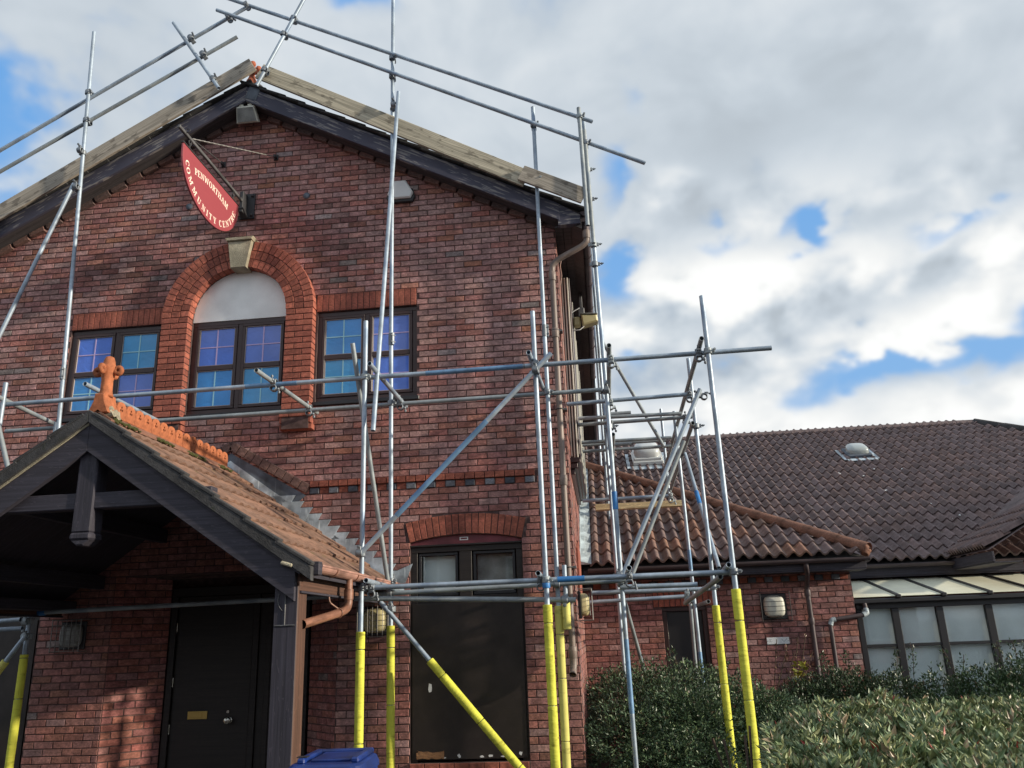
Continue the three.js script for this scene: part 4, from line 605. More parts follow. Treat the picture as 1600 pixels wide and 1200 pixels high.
  // hip: x < x1 - s*cos -> clip lines in tile-local coordinates
  slope(low, E1.z + 0.04, E1.y, HW + 0.135, E1.x1 + 0.1, 14, (x, s) => { const lim = E1.x1 + 0.03 - s * c45; if (x - TW / 2 > lim) return null; if (x + TW / 2 < lim - 0.43 * c45 * 0.9) return true; return [[-1, -c45, lim - x]]; }, [M.tileRed[3], M.tileMain[0], M.tileRed[1], M.tileMain[3], M.tileRed[0], M.tileMain[1]], 130, 41, 5);
  part('hip_side_slope', deck([[E1.x1, E1.y - 0.03, E1.z], [E1.x1, E1.y - 0.03, -8.0], [HW, E1.y - 0.03 + WS * (E1.x1 - HW), -8.0], [HW, E1.y - 0.03 + WS * (E1.x1 - HW), E1.z - (E1.x1 - HW)]]), M.tileMain[0], low);
  const main = part('main_roof', deck([[HW, E2.y - 0.03, E2.z], [E2.x1 + 9, E2.y - 0.03, E2.z], [RX, RYW - 0.03, RZ], [HW, RYW - 0.03, RZ]]), M.verge, wing);
  const rowsM = Math.floor((E2.z - RZ) / c45 / GA) + 1;
  slope(main, E2.z + 0.04, E2.y, HW + 0.02, RX + 6.2, rowsM, (x, s) => {
    if (x < 12.17 + (E2.z - s * c45) - 0.45) return null;      // under the projecting hipped roof
    const lim = RX + (6.1 - s * c45) * 1.0; if (x - TW / 2 > lim) return null; if (x + TW / 2 < lim - 0.4) return true; return [[-1, -c45, lim - x]];
  }, [M.tileMain[1], M.tileMain[2], M.tileMain[4], M.tileMain[1], M.tileMain[0]], 170, 43, 8);
  { const r = rng(19), L = []; for (let i = 0; i < 34; i++) { const x = 5.5 + r() * 8, s = r() * 5.2; if (x < 9 - s) continue; L.push(bx(0.03 + r() * 0.05, 0.012, 0.02 + r() * 0.02, x, E2.y + Math.sin(wan) * s + 0.085, E2.z - Math.cos(wan) * s, 0.004, wan, r() * 3, 0)); } part('droppings', merge(L), M.whitePlain, main, { kind: 'stuff' }); }
  // half-round hip and ridge tiles
  const cap = (a, b, r, mat, parent, n, name) => { const d = b.clone().sub(a), L = d.length(), u = d.clone().normalize(), sd = u.clone().cross(V(0, 1, 0)).normalize(), nn = sd.clone().cross(u).normalize(); for (let i = 0; i < n; i++) { const g = new THREE.CylinderGeometry(r * 0.95, r, L / n + 0.03, 12, 1, true, -Math.PI * 0.56, Math.PI * 1.12); const m = part(name, g, mat, parent); const B = new THREE.Matrix4().makeBasis(sd, u, nn); m.quaternion.setFromRotationMatrix(B); m.position.copy(a).addScaledVector(u, (i + 0.5) * L / n); } };
  cap(V(E1.x1 - 0.0, E1.y + 0.06, E1.z + 0.02), V(HW + 0.12, E1.y + 0.06 + WS * (E1.x1 - HW - 0.12), E1.z - (E1.x1 - HW - 0.12)), 0.105, M.hip, low, 13, 'hip_tile');
  cap(V(HW, RYW + 0.02, RZ), V(RX, RYW + 0.02, RZ), 0.12, M.tileMain[2], main, 22, 'ridge_tile'); cap(V(RX, RYW + 0.04, RZ), V(RX + 6, RYW + 0.04 - WS * 6, RZ + 6), 0.12, M.verge, main, 14, 'hip_tile');
  part('hip_end_mortar', (() => { const g = new THREE.SphereGeometry(0.085, 12, 9), p = g.attributes.position; for (let i = 0; i < p.count; i++) { const k = 0.9 + 0.45 * noise3.noise(p.getX(i) * 20, p.getY(i) * 20, p.getZ(i) * 20); p.setXYZ(i, p.getX(i) * k * 0.9, p.getY(i) * k, p.getZ(i) * k * 0.9); } g.computeVertexNormals(); g.translate(E1.x1 - 0.03, E1.y + 0.06, E1.z + 0.03); return g; })(), M.hip, low);
  // lead against the hall
  { const L0 = E1.z + 0.08, L1 = E1.z - 3.7; part('lead_soaker', merge([poly([[0, 0], [0.15, 0], [0.15, 0.004], [0, 0.05]], 0, 4.3).applyMatrix4(new THREE.Matrix4().makeBasis(V(1, 0, 0), V(0, Math.cos(wan), Math.sin(wan)), V(0, Math.sin(wan), -Math.cos(wan)).negate()).setPosition(HW + 0.006, E1.y + 0.03 + WS * (4.3 * Math.cos(wan)), L0 - 4.3 * Math.cos(wan))), poly([[0, 0], [0.008, 0], [0.008, 0.16], [0, 0.16]], 0, 4.3).applyMatrix4(new THREE.Matrix4().makeBasis(V(1, 0, 0), V(0, Math.cos(wan), Math.sin(wan)), V(0, Math.sin(wan), -Math.cos(wan)).negate()).setPosition(HW + 0.002, E1.y + 0.04 + WS * (4.3 * Math.cos(wan)), L0 - 4.3 * Math.cos(wan)))]), M.leadWhite, wing); }
  // rainwater pipes
  const rp = part('downpipe', merge([curveTube([V(7.0, 2.42, -2.63), V(7.0, 2.36, -2.64), V(7.02, 2.28, -2.72), V(7.04, 2.16, -2.9), V(7.04, 2.08, -2.94), V(7.04, 1.9, -2.94)], 0.033, 24, 12), rod(V(7.04, 1.95, -2.94), V(7.04, 0, -2.94), 0.033, 14)]), M.pipeDark, wing);
  for (const y of [2.05, 1.68, 0.9]) part('pipe_socket', lathe([[0.034, -0.05], [0.042, -0.05], [0.042, 0.03], [0.034, 0.035]], 14).translate(7.04, y, -2.94), M.pipeDark, rp);
  // roof of the next projection at the right
  { const xr = 9.55, g = part('valley_roof', deck([[xr, 2.52, -4.6], [xr, 2.52, -3.0], [xr + 3, 2.52 + 3 * WS, -3.0], [xr + 3, 2.52 + 3 * WS, -7.6]]), M.tileMain[2], wing);
    for (let i = 0; i < 9; i++) for (let k = 0; k < 4; k++) { const m = part('roof_tile', tiles[(i + k) % 4], M.tileMain[(i * 3 + k) % 5], g); const up = V(Math.cos(wan), Math.sin(wan), 0), nn = V(-Math.sin(wan), Math.cos(wan), 0), ac = up.clone().cross(nn); m.matrix.makeBasis(ac, up, nn); m.matrix.setPosition(xr + k * GA * Math.cos(wan), 2.54 + k * GA * Math.sin(wan), -3.1 - (i + 0.5) * 0.17 * 1.0); m.matrix.decompose(m.position, m.quaternion, m.scale); m.scale.x = 0.52; }
    part('valley_fascia', merge([bxr(xr + 0.02, xr + 0.05, 2.36, 2.5, -4.6, -3.0, 0.003), bxr(xr + 0.03, xr + 0.4, 2.34, 2.358, -4.6, -3.0, 0.003)]), M.darkTimber, wing); }
}
// dome rooflights on the main slope
function rooflight(x, z, sx, sz, label, glassy) {
  const y = 2.5 + WS * (-4.35 - z) + 0.05, t = thing('rooflight', label, 'rooflight', 'dome rooflights on the pantiled roof'); t.position.set(x, y, z); t.rotation.x = wan;
  part('flashing', merge([bx(sx * 1.55, 0.012, sz * 1.5, 0, 0.03, 0, 0.003), bx(sx * 1.3, 0.02, 0.12, 0, 0.035, sz * 0.82, 0.004)]), M.lead, t);
  const kh = glassy ? -0.07 : 0; part('kerb', glassy ? bx(sx * 1.1, 0.07, sz * 1.1, 0, 0.07, 0, 0.02) : merge([bx(sx * 1.12, 0.10, sz * 1.1, 0, 0.085, 0, 0.02), bx(sx * 1.02, 0.08, sz * 1.0, 0, 0.16, 0, 0.02)]), glassy ? M.leadOld : M.dome, t);
  const g = new THREE.SphereGeometry(0.5, 20, 10, 0, Math.PI * 2, 0, Math.PI / 2), p = g.attributes.position; for (let i = 0; i < p.count; i++) { const f = (v) => Math.sign(v) * Math.pow(Math.abs(v) * 2, 0.6) / 2; p.setXYZ(i, f(p.getX(i)) * sx * 0.96, Math.pow(p.getY(i) * 2, 0.7) * (glassy ? 0.15 : 0.24), f(p.getZ(i)) * sz * 0.96); } g.computeVertexNormals(); g.translate(0, 0.19 + kh - (glassy ? 0.02 : 0), 0); part('dome', g, glassy ? M.domeClear : M.dome, t);
}
rooflight(5.42, -9.15, 0.60, 0.70, 'white domed rooflight seen between the scaffold tubes', false);
rooflight(9.83, -8.8, 0.46, 0.46, 'clear domed rooflight alone in the middle of the brown roof', true);

// ---------------------------------------------------------------- glazed lean-to
{
  const c = thing('glazed_lean_to', 'dark framed glazed lean-to with cream sheet roof under the wing eaves', 'conservatory'), zf = -3.12, x0 = 7.70, x1 = 10.75, yT = 1.93, yW = 1.80;
  part('frame', merge([bxr(x0, x1, yW, yT - 0.02, zf - 0.06, zf + 0.02, 0.004), bxr(x0, x1, 0.0, 0.3, zf - 0.06, zf, 0.004), bxr(x0, x0 + 0.075, 0.3, yW, zf - 0.06, zf, 0.004)]), M.upvcBlack, c);
  const xs = [8.215, 8.80, 9.44, 10.08, 10.7]; for (const x of xs) part('mullion', bxr(x - 0.048, x + 0.048, 0.3, yW - 0.002, zf - 0.055, zf + 0.006, 0.006), M.upvcBlack, c);
  const edges = [x0 + 0.075, ...xs.flatMap((x) => [x - 0.048, x + 0.048])]; for (let i = 0; i + 1 < edges.length; i += 2) { const a = edges[i], b = edges[i + 1]; part('transom', bxr(a, b, 1.295, 1.335, zf - 0.05, zf, 0.004), M.upvcBlack, c); for (const [p, q] of [[0.3, 1.295], [1.335, yW]]) { part('pane', bxr(a, b, p, q, zf - 0.032, zf - 0.026, 0.001), M.glass, c); part('blind', bxr(a - 0.04, b + 0.04, p - (p < 1 ? 0 : 0.015), q + (p < 1 ? 0.015 : 0), zf - 0.085, zf - 0.078, 0.002), M.blind, c); } }
  part('gutter', merge([bxr(x0 - 0.05, x1, yT - 0.06, yT + 0.005, zf + 0.025, zf + 0.09, 0.012)]), M.upvcBlack, c);
  const ry = (z) => yT + 0.03 + (zf + 0.06 - z) * 0.2, ang = Math.atan(0.2); const w = 0.6, n = 5;
  for (let i = 0; i < n; i++) { const a = x0 - 0.04 + i * w + (i ? 0.012 : 0), b = x0 - 0.04 + (i + 1) * w - 0.012; part('roof_sheet', bx(b - a, 0.012, 1.56, (a + b) / 2, ry(zf - 0.7), zf - 0.70, 0.004, ang, 0, 0), M.polycarb, c); const g = part('roof_bar', bx(0.05, 0.03, 1.58, x0 - 0.04 + (i + 1) * w, ry(zf - 0.7) + 0.012, zf - 0.70, 0.006, ang, 0, 0), M.upvcBlack, c); part('bar_end', bx(0.07, 0.05, 0.05, x0 - 0.04 + (i + 1) * w, ry(zf + 0.08) - 0.0, zf + 0.085, 0.01), M.upvcBlack, g); }
  part('lean_to_pipe', merge([curveTube([V(7.8, 1.87, zf + 0.07), V(7.8, 1.80, zf + 0.1), V(7.79, 1.745, zf + 0.14), V(7.70, 1.72, zf + 0.16), V(7.40, 1.685, zf + 0.17), V(7.31, 1.67, zf + 0.17), V(7.285, 1.61, zf + 0.17), V(7.285, 1.5, zf + 0.17)], 0.03, 40, 12, 0.4), rod(V(7.285, 1.52, zf + 0.17), V(7.285, 0, zf + 0.17), 0.03, 12)]), M.pipeDark, c);
  part('pipe_elbow', curveTube([V(7.8, 1.80, zf + 0.1), V(7.79, 1.745, zf + 0.14), V(7.73, 1.725, zf + 0.158)], 0.035, 8, 12), M.leadWhite, c); part('pipe_elbow', curveTube([V(7.36, 1.68, zf + 0.17), V(7.31, 1.67, zf + 0.17), V(7.285, 1.61, zf + 0.17)], 0.035, 8, 12), M.leadWhite, c);
  part('floor_and_ends', merge([bxr(x0, x1, 0.0, 0.05, -4.69, zf - 0.07, 0.003), bxr(x1 + 0.0, x1 + 0.06, 0, 2.0, -4.69, zf, 0.003)]), M.roomDark, c);
}
// ---------------------------------------------------------------- scaffold
const scaf = thing('scaffold', 'galvanised tube scaffold with yellow foam sleeves round the hall front and corner', 'scaffold');
const TR = 0.02415;
const tubeCache = new Map();
function tubeGeo(L) { const k = L.toFixed(3); if (!tubeCache.has(k)) { const e = Math.min(0.12, L / 3), ri = 0.0202; tubeCache.set(k, lathe([[ri, e], [ri, 0], [TR - 0.0015, 0], [TR, 0.0015], [TR, L - 0.0015], [TR - 0.0015, L], [ri, L], [ri, L - e]], 16)); } return tubeCache.get(k); }
let tubeN = 0;
function tube(name, a, b, mat = M.zinc) { const A = V(...a), d = V(...b).sub(A), m = part(name, tubeGeo(d.length()), mat, scaf); m.position.copy(A); m.quaternion.copy(quatTo(d)).multiply(new THREE.Quaternion().setFromAxisAngle(UP, (tubeN++ * 2.4) % 6.28)); m.userData.len = d.length(); return m; }
// foam sleeves: lengths butted together with a narrow open joint, local to the tube, measured from its start
function foam(t, from, to, cuts, mat = M.foam) { const c = [from, ...cuts, to]; for (let i = 0; i + 1 < c.length; i++) { const a = c[i] + 0.003, b = c[i + 1] - 0.003, r = 0.041 + (i % 2) * 0.001; part('foam_sleeve', lathe([[TR + 0.002, a], [r - 0.004, a], [r, a + 0.006], [r, b - 0.006], [r - 0.004, b], [TR + 0.002, b]], 18), mat, t); } }
function band(t, from, to, mat, r = TR + 0.0015) { part('paint_band', lathe([[TR, from], [r, from + 0.001], [r, to - 0.001], [TR, to]], 16), mat, t); }
function sleeve(t, at) { part('joint_pin', merge([lathe([[TR, at - 0.07], [TR + 0.006, at - 0.07], [TR + 0.006, at + 0.07], [TR, at + 0.07]], 14), bx(0.022, 0.15, 0.03, -TR - 0.012, at, 0, 0.004), rod(V(-TR - 0.02, at - 0.04, -0.03), V(-TR - 0.02, at - 0.04, 0.03), 0.007, 6), rod(V(-TR - 0.02, at + 0.04, -0.03), V(-TR - 0.02, at + 0.04, 0.03), 0.007, 6)]), M.coupler, t); }
const couplerGeo = (() => { const ring = (rot) => { const g = lathe([[TR, -0.025], [0.031, -0.025], [0.033, -0.018], [0.033, 0.018], [0.031, 0.025], [TR, 0.025]], 12); if (rot) { g.rotateZ(Math.PI / 2); g.translate(0, 0, -0.052); } return g; };
  return merge([ring(0), ring(1), bx(0.045, 0.045, 0.03, 0, 0, -0.026, 0.005), bx(0.034, 0.03, 0.018, 0.036, 0, 0.012, 0.003), rod(V(0.040, 0, -0.01), V(0.048, 0, 0.055), 0.006, 6), rod(V(0.046, 0, 0.034), V(0.048, 0, 0.05), 0.012, 6), bx(0.03, 0.034, 0.018, 0, 0.036, -0.064, 0.003), rod(V(0, 0.042, -0.04), V(0, 0.05, -0.105), 0.006, 6), rod(V(0, 0.049, -0.085), V(0, 0.05, -0.1), 0.012, 6)]); })();
// clamp on tube direction `d1` at p, gripping a second tube lying behind along `d2`
const lugGeo = merge([lathe([[TR, -0.025], [0.030, -0.025], [0.032, -0.018], [0.032, 0.018], [0.030, 0.025], [TR, 0.025]], 12), bx(0.03, 0.036, 0.02, 0.038, 0, 0, 0.003), rod(V(0.03, 0, 0.002), V(0.085, 0.004, 0.002), 0.006, 6), rod(V(0.058, 0, 0.002), V(0.072, 0.002, 0.002), 0.012, 6), bx(0.03, 0.036, 0.02, -0.038, 0, 0, 0.003)]);
function clamp(p, d1 = [0, 1, 0], d2 = [1, 0, 0], flip = 1, mat = M.coupler) { const lug = d2[2] === 1 && d1[1] === 1; const y = V(...d1).normalize(), x = V(...d2).normalize(), z = x.clone().cross(y).normalize().multiplyScalar(flip); x.copy(y).cross(z); if (lug) { x.set(1, 0, 0); z.set(0, 0, 1); } const m = part('coupler', lug ? lugGeo : couplerGeo, mat, scaf); m.position.set(...p); m.quaternion.setFromRotationMatrix(new THREE.Matrix4().makeBasis(x, y, z)); m.scale.setScalar(1.18); return m; }
const ZO = 1.3, ZI = 0.38;
// standards
const s3 = tube('standard', [1.985, 0, ZO], [1.978, 4.80, ZO]); foam(s3, 0.02, 1.71, [0.12, 0.75, 1.55]);
const s2 = tube('standard', [2.045, 0, ZI], [2.01, 4.97, ZI]); foam(s2, 0.02, 1.77, [0.3, 1.0, 1.55]); tube('standard', [2.01, 4.972, ZI], [1.995, 10.35, ZI]); sleeve(s2, 4.93);
const s5 = tube('standard', [3.735, 0, ZO], [3.715, 4.77, ZO]); foam(s5, 0.02, 1.885, [0.5, 1.02, 1.72]); band(s5, 2.03, 2.08, M.bluePaint, TR + 0.012);
const s4 = tube('standard', [3.782, 0, ZI], [3.778, 4.93, ZI], M.zinc); foam(s4, 0.02, 1.90, [0.62, 1.2, 1.62], M.foamPale); tube('standard', [3.778, 4.932, ZI], [3.775, 7.86, ZI]); sleeve(s4, 4.9);
const v1 = tube('standard', [3.86, 1.66, ZI + 0.05], [3.86, 2.3, ZI + 0.02]); foam(v1, 0, 0.27, [], M.foamPale);
const s8 = tube('standard', [5.43, 0, ZO], [5.415, 4.80, ZO]); foam(s8, 0.02, 1.955, [0.55, 1.02, 1.68]);
const s9 = tube('standard', [5.468, 0, -0.45], [5.444, 4.73, -0.45]); foam(s9, 0.02, 1.865, [0.3, 1.05, 1.68]);
const s7 = tube('standard', [4.45, 0, 0.3], [4.425, 4.0, 0.3]); tube('standard', [4.425, 4.002, 0.3], [4.385, 7.70, 0.3]); band(s7, 2.86, 3.05, M.bluePaint, TR + 0.006); band(s7, 0.85, 1.55, M.blueWorn);
const s10 = tube('standard', [5.40, 0, -1.85], [5.36, 4.45, -1.85]); band(s10, 1.0, 1.35, M.blueWorn); band(s10, 2.35, 2.6, M.blueWorn);
tube('standard', [5.44, 0, -4.5], [5.42, 5.2, -4.5]); tube('standard', [5.40, 0, -2.75], [5.40, 1.95, -2.55], M.zincOld);
tube('standard', [4.45, 0, -1.9], [4.40, 7.5, -1.9]); tube('standard', [4.44, 0, -4.1], [4.40, 7.3, -4.1]); tube('standard', [4.38, 0, -6.4], [4.36, 7.3, -6.4]);
tube('standard', [4.345, 6.1, 0.52], [4.335, 7.70, 0.50], M.zincOld); tube('standard', [4.40, 5.9, 0.46], [4.385, 7.40, 0.47], M.zincOld);
const s1 = tube('standard', [-1.86, 4.0, 0.50], [-2.112, 9.642, 0.50]); sleeve(s1, 0.75); const s1l = tube('standard', [-2.0, 0, ZI], [-1.985, 4.2, ZI]); foam(s1l, 0.02, 1.62, [0.45, 1.17, 1.58], M.foam);
tube('standard', [-1.95, 0, ZO], [-1.96, 4.4, ZO]);
// ledgers
const h1a = tube('ledger', [-2.35, 4.172, ZO - 0.05], [3.6, 4.206, ZO - 0.05]); band(h1a, 4.95, 5.94, M.blueWorn); band(h1a, 3.05, 3.6, M.blueWorn); const h1b = tube('ledger', [3.602, 4.206, ZO - 0.05], [6.035, 4.219, ZO - 0.05]); band(h1b, 0.001, 0.01, M.coupler);
tube('ledger', [-2.65, 4.144, ZI - 0.05], [4.374, 4.178, ZI - 0.05], M.zincOld);
const h3 = tube('ledger', [1.80, 2.105, ZO - 0.05], [5.46, 2.104, ZO - 0.05]); band(h3, 2.03, 2.28, M.bluePaint, TR + 0.003);
const h4 = tube('ledger', [-2.2, 2.04, ZI + 0.05], [4.52, 2.122, ZI + 0.05], M.zincOld); band(h4, 0.25, 0.42, M.bluePaint, TR + 0.008);
tube('ledger', [4.42, 2.06, ZI - 0.06], [5.20, 2.054, ZI - 0.06]); tube('ledger', [-2.6, 1.96, ZI + 0.1], [-2.02, 1.98, ZI + 0.1]); tube('ledger', [-2.6, 1.885, ZI], [-2.06, 1.89, ZI]);
tube('ledger', [1.885, 2.015, ZO - 0.1], [3.985, 1.92, ZO - 0.14], M.zincOld);
tube('ledger', [4.05, 1.995, -1.75], [5.30, 2.02, -1.75]); tube('ledger', [4.10, 2.07, -0.9], [5.55, 2.06, -0.9], M.zinc);
// transoms across the front bay, open ends to the street
tube('transom', [0.963, 4.232, 1.62], [1.06, 4.19, 0.10], M.zincOld); tube('transom', [2.081, 4.262, 1.50], [2.125, 4.19, 0.12]); tube('transom', [3.672, 4.262, 1.50], [3.74, 4.23, 0.12]); tube('transom', [4.456, 4.275, 1.50], [4.48, 4.25, -4.4], M.zincOld); tube('transom', [5.341, 4.28, 1.50], [5.43, 4.24, -5.2], M.zincOld); tube('transom', [-0.85, 4.222, 1.60], [-0.84, 4.19, 0.1]); tube('transom', [-1.95, 4.22, 1.45], [-2.08, 4.21, 0.25], M.zincOld);
tube('transom', [2.071, 2.158, 1.46], [2.09, 2.13, 0.1]); tube('transom', [3.667, 2.155, 1.46], [3.68, 2.13, 0.1]); tube('transom', [4.486, 2.165, 1.46], [4.49, 2.13, -2.3]); tube('transom', [5.363, 2.155, 1.46], [5.40, 2.09, 0.2]);
tube('transom', [5.31, 2.065, 1.25], [5.15, 1.905, -0.62], M.zincOld); tube('transom', [4.476, 3.78, -0.15], [4.48, 3.70, -5.0], M.zincOld); tube('transom', [5.401, 3.895, -0.30], [5.483, 3.80, -6.2], M.zincOld); tube('transom', [5.515, 1.937, -1.5], [5.52, 1.93, -2.7], M.zincOld);
// tubes from the side scaffold to the hall wall
tube('transom', [3.965, 4.163, -0.12], [5.40, 4.192, -0.12]); tube('transom', [3.97, 4.15, -1.08], [5.50, 4.165, -1.08], M.zincOld); tube('transom', [4.08, 4.20, -0.95], [5.36, 4.19, -0.98], M.zincOld); tube('transom', [3.985, 4.199, -2.3], [5.34, 4.191, -2.3], M.zincOld); tube('transom', [4.03, 4.196, -2.9], [5.38, 4.203, -2.9], M.zincOld); tube('transom', [4.05, 4.26, -2.75], [5.30, 4.26, -2.75], M.zincOld); tube('transom', [4.05, 3.322, -1.98], [5.24, 3.33, -1.98]); tube('transom', [4.46, 4.30, -1.2], [4.75, 4.30, -1.2], M.zincOld); tube('transom', [4.46, 4.05, -1.9], [4.76, 4.05, -1.9], M.zincOld);
part('plank', bxr(4.215, 5.40, 3.205, 3.285, -2.22, -2.10, 0.004), M.newWood, scaf);
// braces
const b1 = tube('brace', [1.975, 2.405, ZO + 0.065], [3.885, 4.283, ZO + 0.065]); band(b1, 0.5, 1.75, M.blueWorn);
const b2 = tube('brace', [1.955, 2.005, ZI + 0.13], [3.70, 0.005, ZI + 0.16]); foam(b2, 0.78, 2.60, [0.98, 1.55, 2.1]);
tube('brace', [1.862, 4.54, ZO + 0.07], [2.02, 2.20, ZI + 0.08], M.zincOld); tube('brace', [2.10, 8.21, ZI + 0.09], [2.095, 3.60, ZO + 0.08]);
tube('brace', [4.417, 2.105, 0.38], [5.43, 4.10, 0.38]); tube('brace', [4.545, 2.16, -0.3], [5.28, 3.69, -0.3], M.zincOld); tube('brace', [4.455, 5.53, -1.8], [5.18, 3.96, -1.8], M.zincOld); const b6 = tube('brace', [5.447, 3.86, -1.83], [5.517, 2.25, -0.29]); band(b6, 0.85, 1.1, M.bluePaint, TR + 0.004); tube('brace', [4.49, 1.95, -1.0], [4.88, 0.3, -2.3], M.zincOld);
tube('brace', [-2.05, 7.27, 0.56], [-2.75, 5.12, 0.60]); tube('brace', [-2.75, 5.12, 0.54], [-3.0, 4.3, 0.56]); tube('brace', [-2.02, 4.19, ZO + 0.08], [-1.70, 3.38, ZO + 0.08], M.zincOld); const b8 = tube('brace', [-1.96, 1.80, ZI + 0.08], [-3.2, 0.1, ZI + 0.1]); foam(b8, 0.3, 1.9, [0.9], M.foamPale);
// guard rails, short posts and toe boards along the verge
tube('guard_rail', [-3.7, 7.686, 0.45], [0.05, 9.838, 0.45]); tube('guard_rail', [-3.7, 7.343, 0.45], [-0.095, 9.347, 0.45], M.zincOld); tube('guard_rail', [-0.33, 10.03, 0.45], [4.49, 7.522, 0.45]); tube('guard_rail', [-0.39, 9.779, 0.50], [5.069, 6.888, 0.45]);
tube('guard_post', [-0.98, 9.64, 0.51], [-0.262, 8.517, 0.51]); tube('guard_post', [0.95, 10.05, 0.52], [0.25, 8.487, 0.52]);
function rail(a, b, h, mat, name, z = 0.41) { const dx = b[0] - a[0], dy = b[1] - a[1], L = Math.hypot(dx, dy); const m = part(name, boxUV(cboxRaw(L, h, 0.038, 0.004).clone(), R() * 2, R()), mat, scaf); m.position.set((a[0] + b[0]) / 2, (a[1] + b[1]) / 2, z); m.rotation.z = Math.atan2(dy, dx); return m; }
rail([-3.75, 6.69], [0.13, 8.91], 0.215, M.boardGrey, 'toe_board'); rail([0.225, 8.80], [3.66, 6.85], 0.22, M.board, 'toe_board', 0.40); rail([3.60, 6.905], [4.33, 6.52], 0.20, M.boardGrey, 'toe_board', 0.455);
// couplers at the crossings
for (const [x, y, z, d1, d2, f] of [[1.98, 4.19, ZO, 0, 0, 1], [3.72, 4.205, ZO, 0, 0, 1], [5.418, 4.215, ZO, 0, 0, 1], [1.982, 2.105, ZO, 0, 0, 1], [3.727, 2.105, ZO, 0, 0, 1], [5.425, 2.105, ZO, 0, 0, 1], [2.015, 4.165, ZI, 0, 0, 1], [3.778, 4.175, ZI, 0, 0, 1], [2.03, 2.09, ZI, 0, 0, -1], [3.78, 2.11, ZI, 0, 0, -1], [4.43, 2.1, 0.3, 0, 0, 1], [5.455, 2.06, -0.45, 0, 0, 1], [4.425, 4.165, 0.3, 0, 0, -1], [1.98, 2.42, ZO + 0.01, 0, [0.71, 0.7, 0], -1], [3.72, 4.12, ZO + 0.01, 0, [0.71, 0.7, 0], -1], [5.447, 3.88, -0.4, 0, [0, 0, 1], 1], [5.37, 3.85, -1.85, 0, [0, 0, 1], 1], [4.43, 3.77, 0.28, 0, [0, 0, 1], 1], [2.03, 2.22, ZI, 0, 0, 1], [2.06, 1.93, ZI + 0.05, 0, [0.66, -0.75, 0], -1], [4.42, 2.18, 0.32, 0, [0.45, 0.9, 0], -1], [5.415, 4.05, 0.34, [0.45, 0.9, 0], [0, 0, 1], 1], [-1.99, 1.96, ZI, 0, 0, -1], [-1.97, 1.80, ZI, 0, [0.6, 0.8, 0], -1],
  [2.0, 9.05 - 0.27, 0.42, 0, [0.86, -0.47, 0], 1], [2.0, 8.50, 0.42, 0, [0.86, -0.47, 0], 1], [2.04, 8.02, 0.42, 0, 0, -1], [3.775, 7.58, 0.42, 0, [0.86, -0.47, 0], 1], [3.775, 6.82, 0.42, 0, [0.86, -0.47, 0], 1], [4.34, 7.58, 0.5, 0, [0.86, -0.47, 0], 1], [4.39, 7.23, 0.46, 0, [0.86, -0.47, 0], 1], [4.39, 6.95, 0.32, 0, [0, 0, 1], 1], [4.39, 6.55, 0.32, 0, [0, 0, 1], 1], [4.4, 5.95, 0.32, 0, [0, 0, 1], 1], [4.4, 5.7, 0.32, 0, [0, 0, 1], 1], [-2.075, 8.67, 0.5, 0, [0.86, 0.48, 0], 1], [-2.05, 8.24, 0.5, 0, [0.86, 0.48, 0], 1], [-2.03, 7.75, 0.5, 0, [0.86, 0.48, 0], -1], [-2.02, 7.22, 0.5, 0, [0.3, 0.9, 0], -1], [-0.72, 9.37, 0.5, [-0.54, 0.84, 0], [0.86, 0.48, 0], 1], [-0.53, 9.09, 0.5, [-0.54, 0.84, 0], [0.86, 0.48, 0], 1], [-0.36, 8.68, 0.5, [-0.54, 0.84, 0], [0.86, 0.48, 0], 1], [0.68, 9.50, 0.5, [0.41, 0.91, 0], [0.88, -0.47, 0], 1], [0.57, 9.25, 0.52, [0.41, 0.91, 0], [0.88, -0.47, 0], 1], [0.34, 8.72, 0.52, [0.41, 0.91, 0], [0.88, -0.47, 0], 1], [0.0, 9.85, 0.47, [0.87, 0.5, 0], [0.88, -0.47, 0], 1], [-0.24, 9.68, 0.47, [0.87, 0.5, 0], [0.88, -0.47, 0], 1],
  [1.0, 4.215, ZO - 0.05, [1, 0, 0], [0, 0, 1], 1], [1.05, 4.19, ZI - 0.05, [1, 0, 0], [0, 0, 1], 1], [2.11, 4.19, ZI - 0.05, [1, 0, 0], [0, 0, 1], 1], [4.47, 4.22, ZO - 0.05, [1, 0, 0], [0, 0, 1], 1], [5.33, 4.225, ZO - 0.05, [1, 0, 0], [0, 0, 1], 1], [4.47, 4.16, -0.12, [1, 0, 0], [0, 0, 1], 1], [5.37, 4.19, -0.12, [1, 0, 0], [0, 0, 1], 1], [5.41, 4.165, -1.08, [1, 0, 0], [0, 0, 1], 1], [4.48, 4.15, -1.08, [1, 0, 0], [0, 0, 1], 1], [2.07, 2.105, ZO - 0.05, [1, 0, 0], [0, 0, 1], 1], [3.67, 2.105, ZO - 0.05, [1, 0, 0], [0, 0, 1], 1], [4.487, 2.105, ZO - 0.05, [1, 0, 0], [0, 0, 1], 1], [5.22, 3.33, -1.98, [1, 0, 0], [0, 0, 1], 1], [5.17, 1.93, -0.5, [0, 0, 1], [1, 0, 0], 1], [3.88, 1.925, ZO - 0.14, [1, 0, 0], [0, 1, 0], -1]])
  clamp([x, y, z], d1 || [0, 1, 0], d2 || [1, 0, 0], f, R() < 0.2 ? M.zincOld : M.coupler);

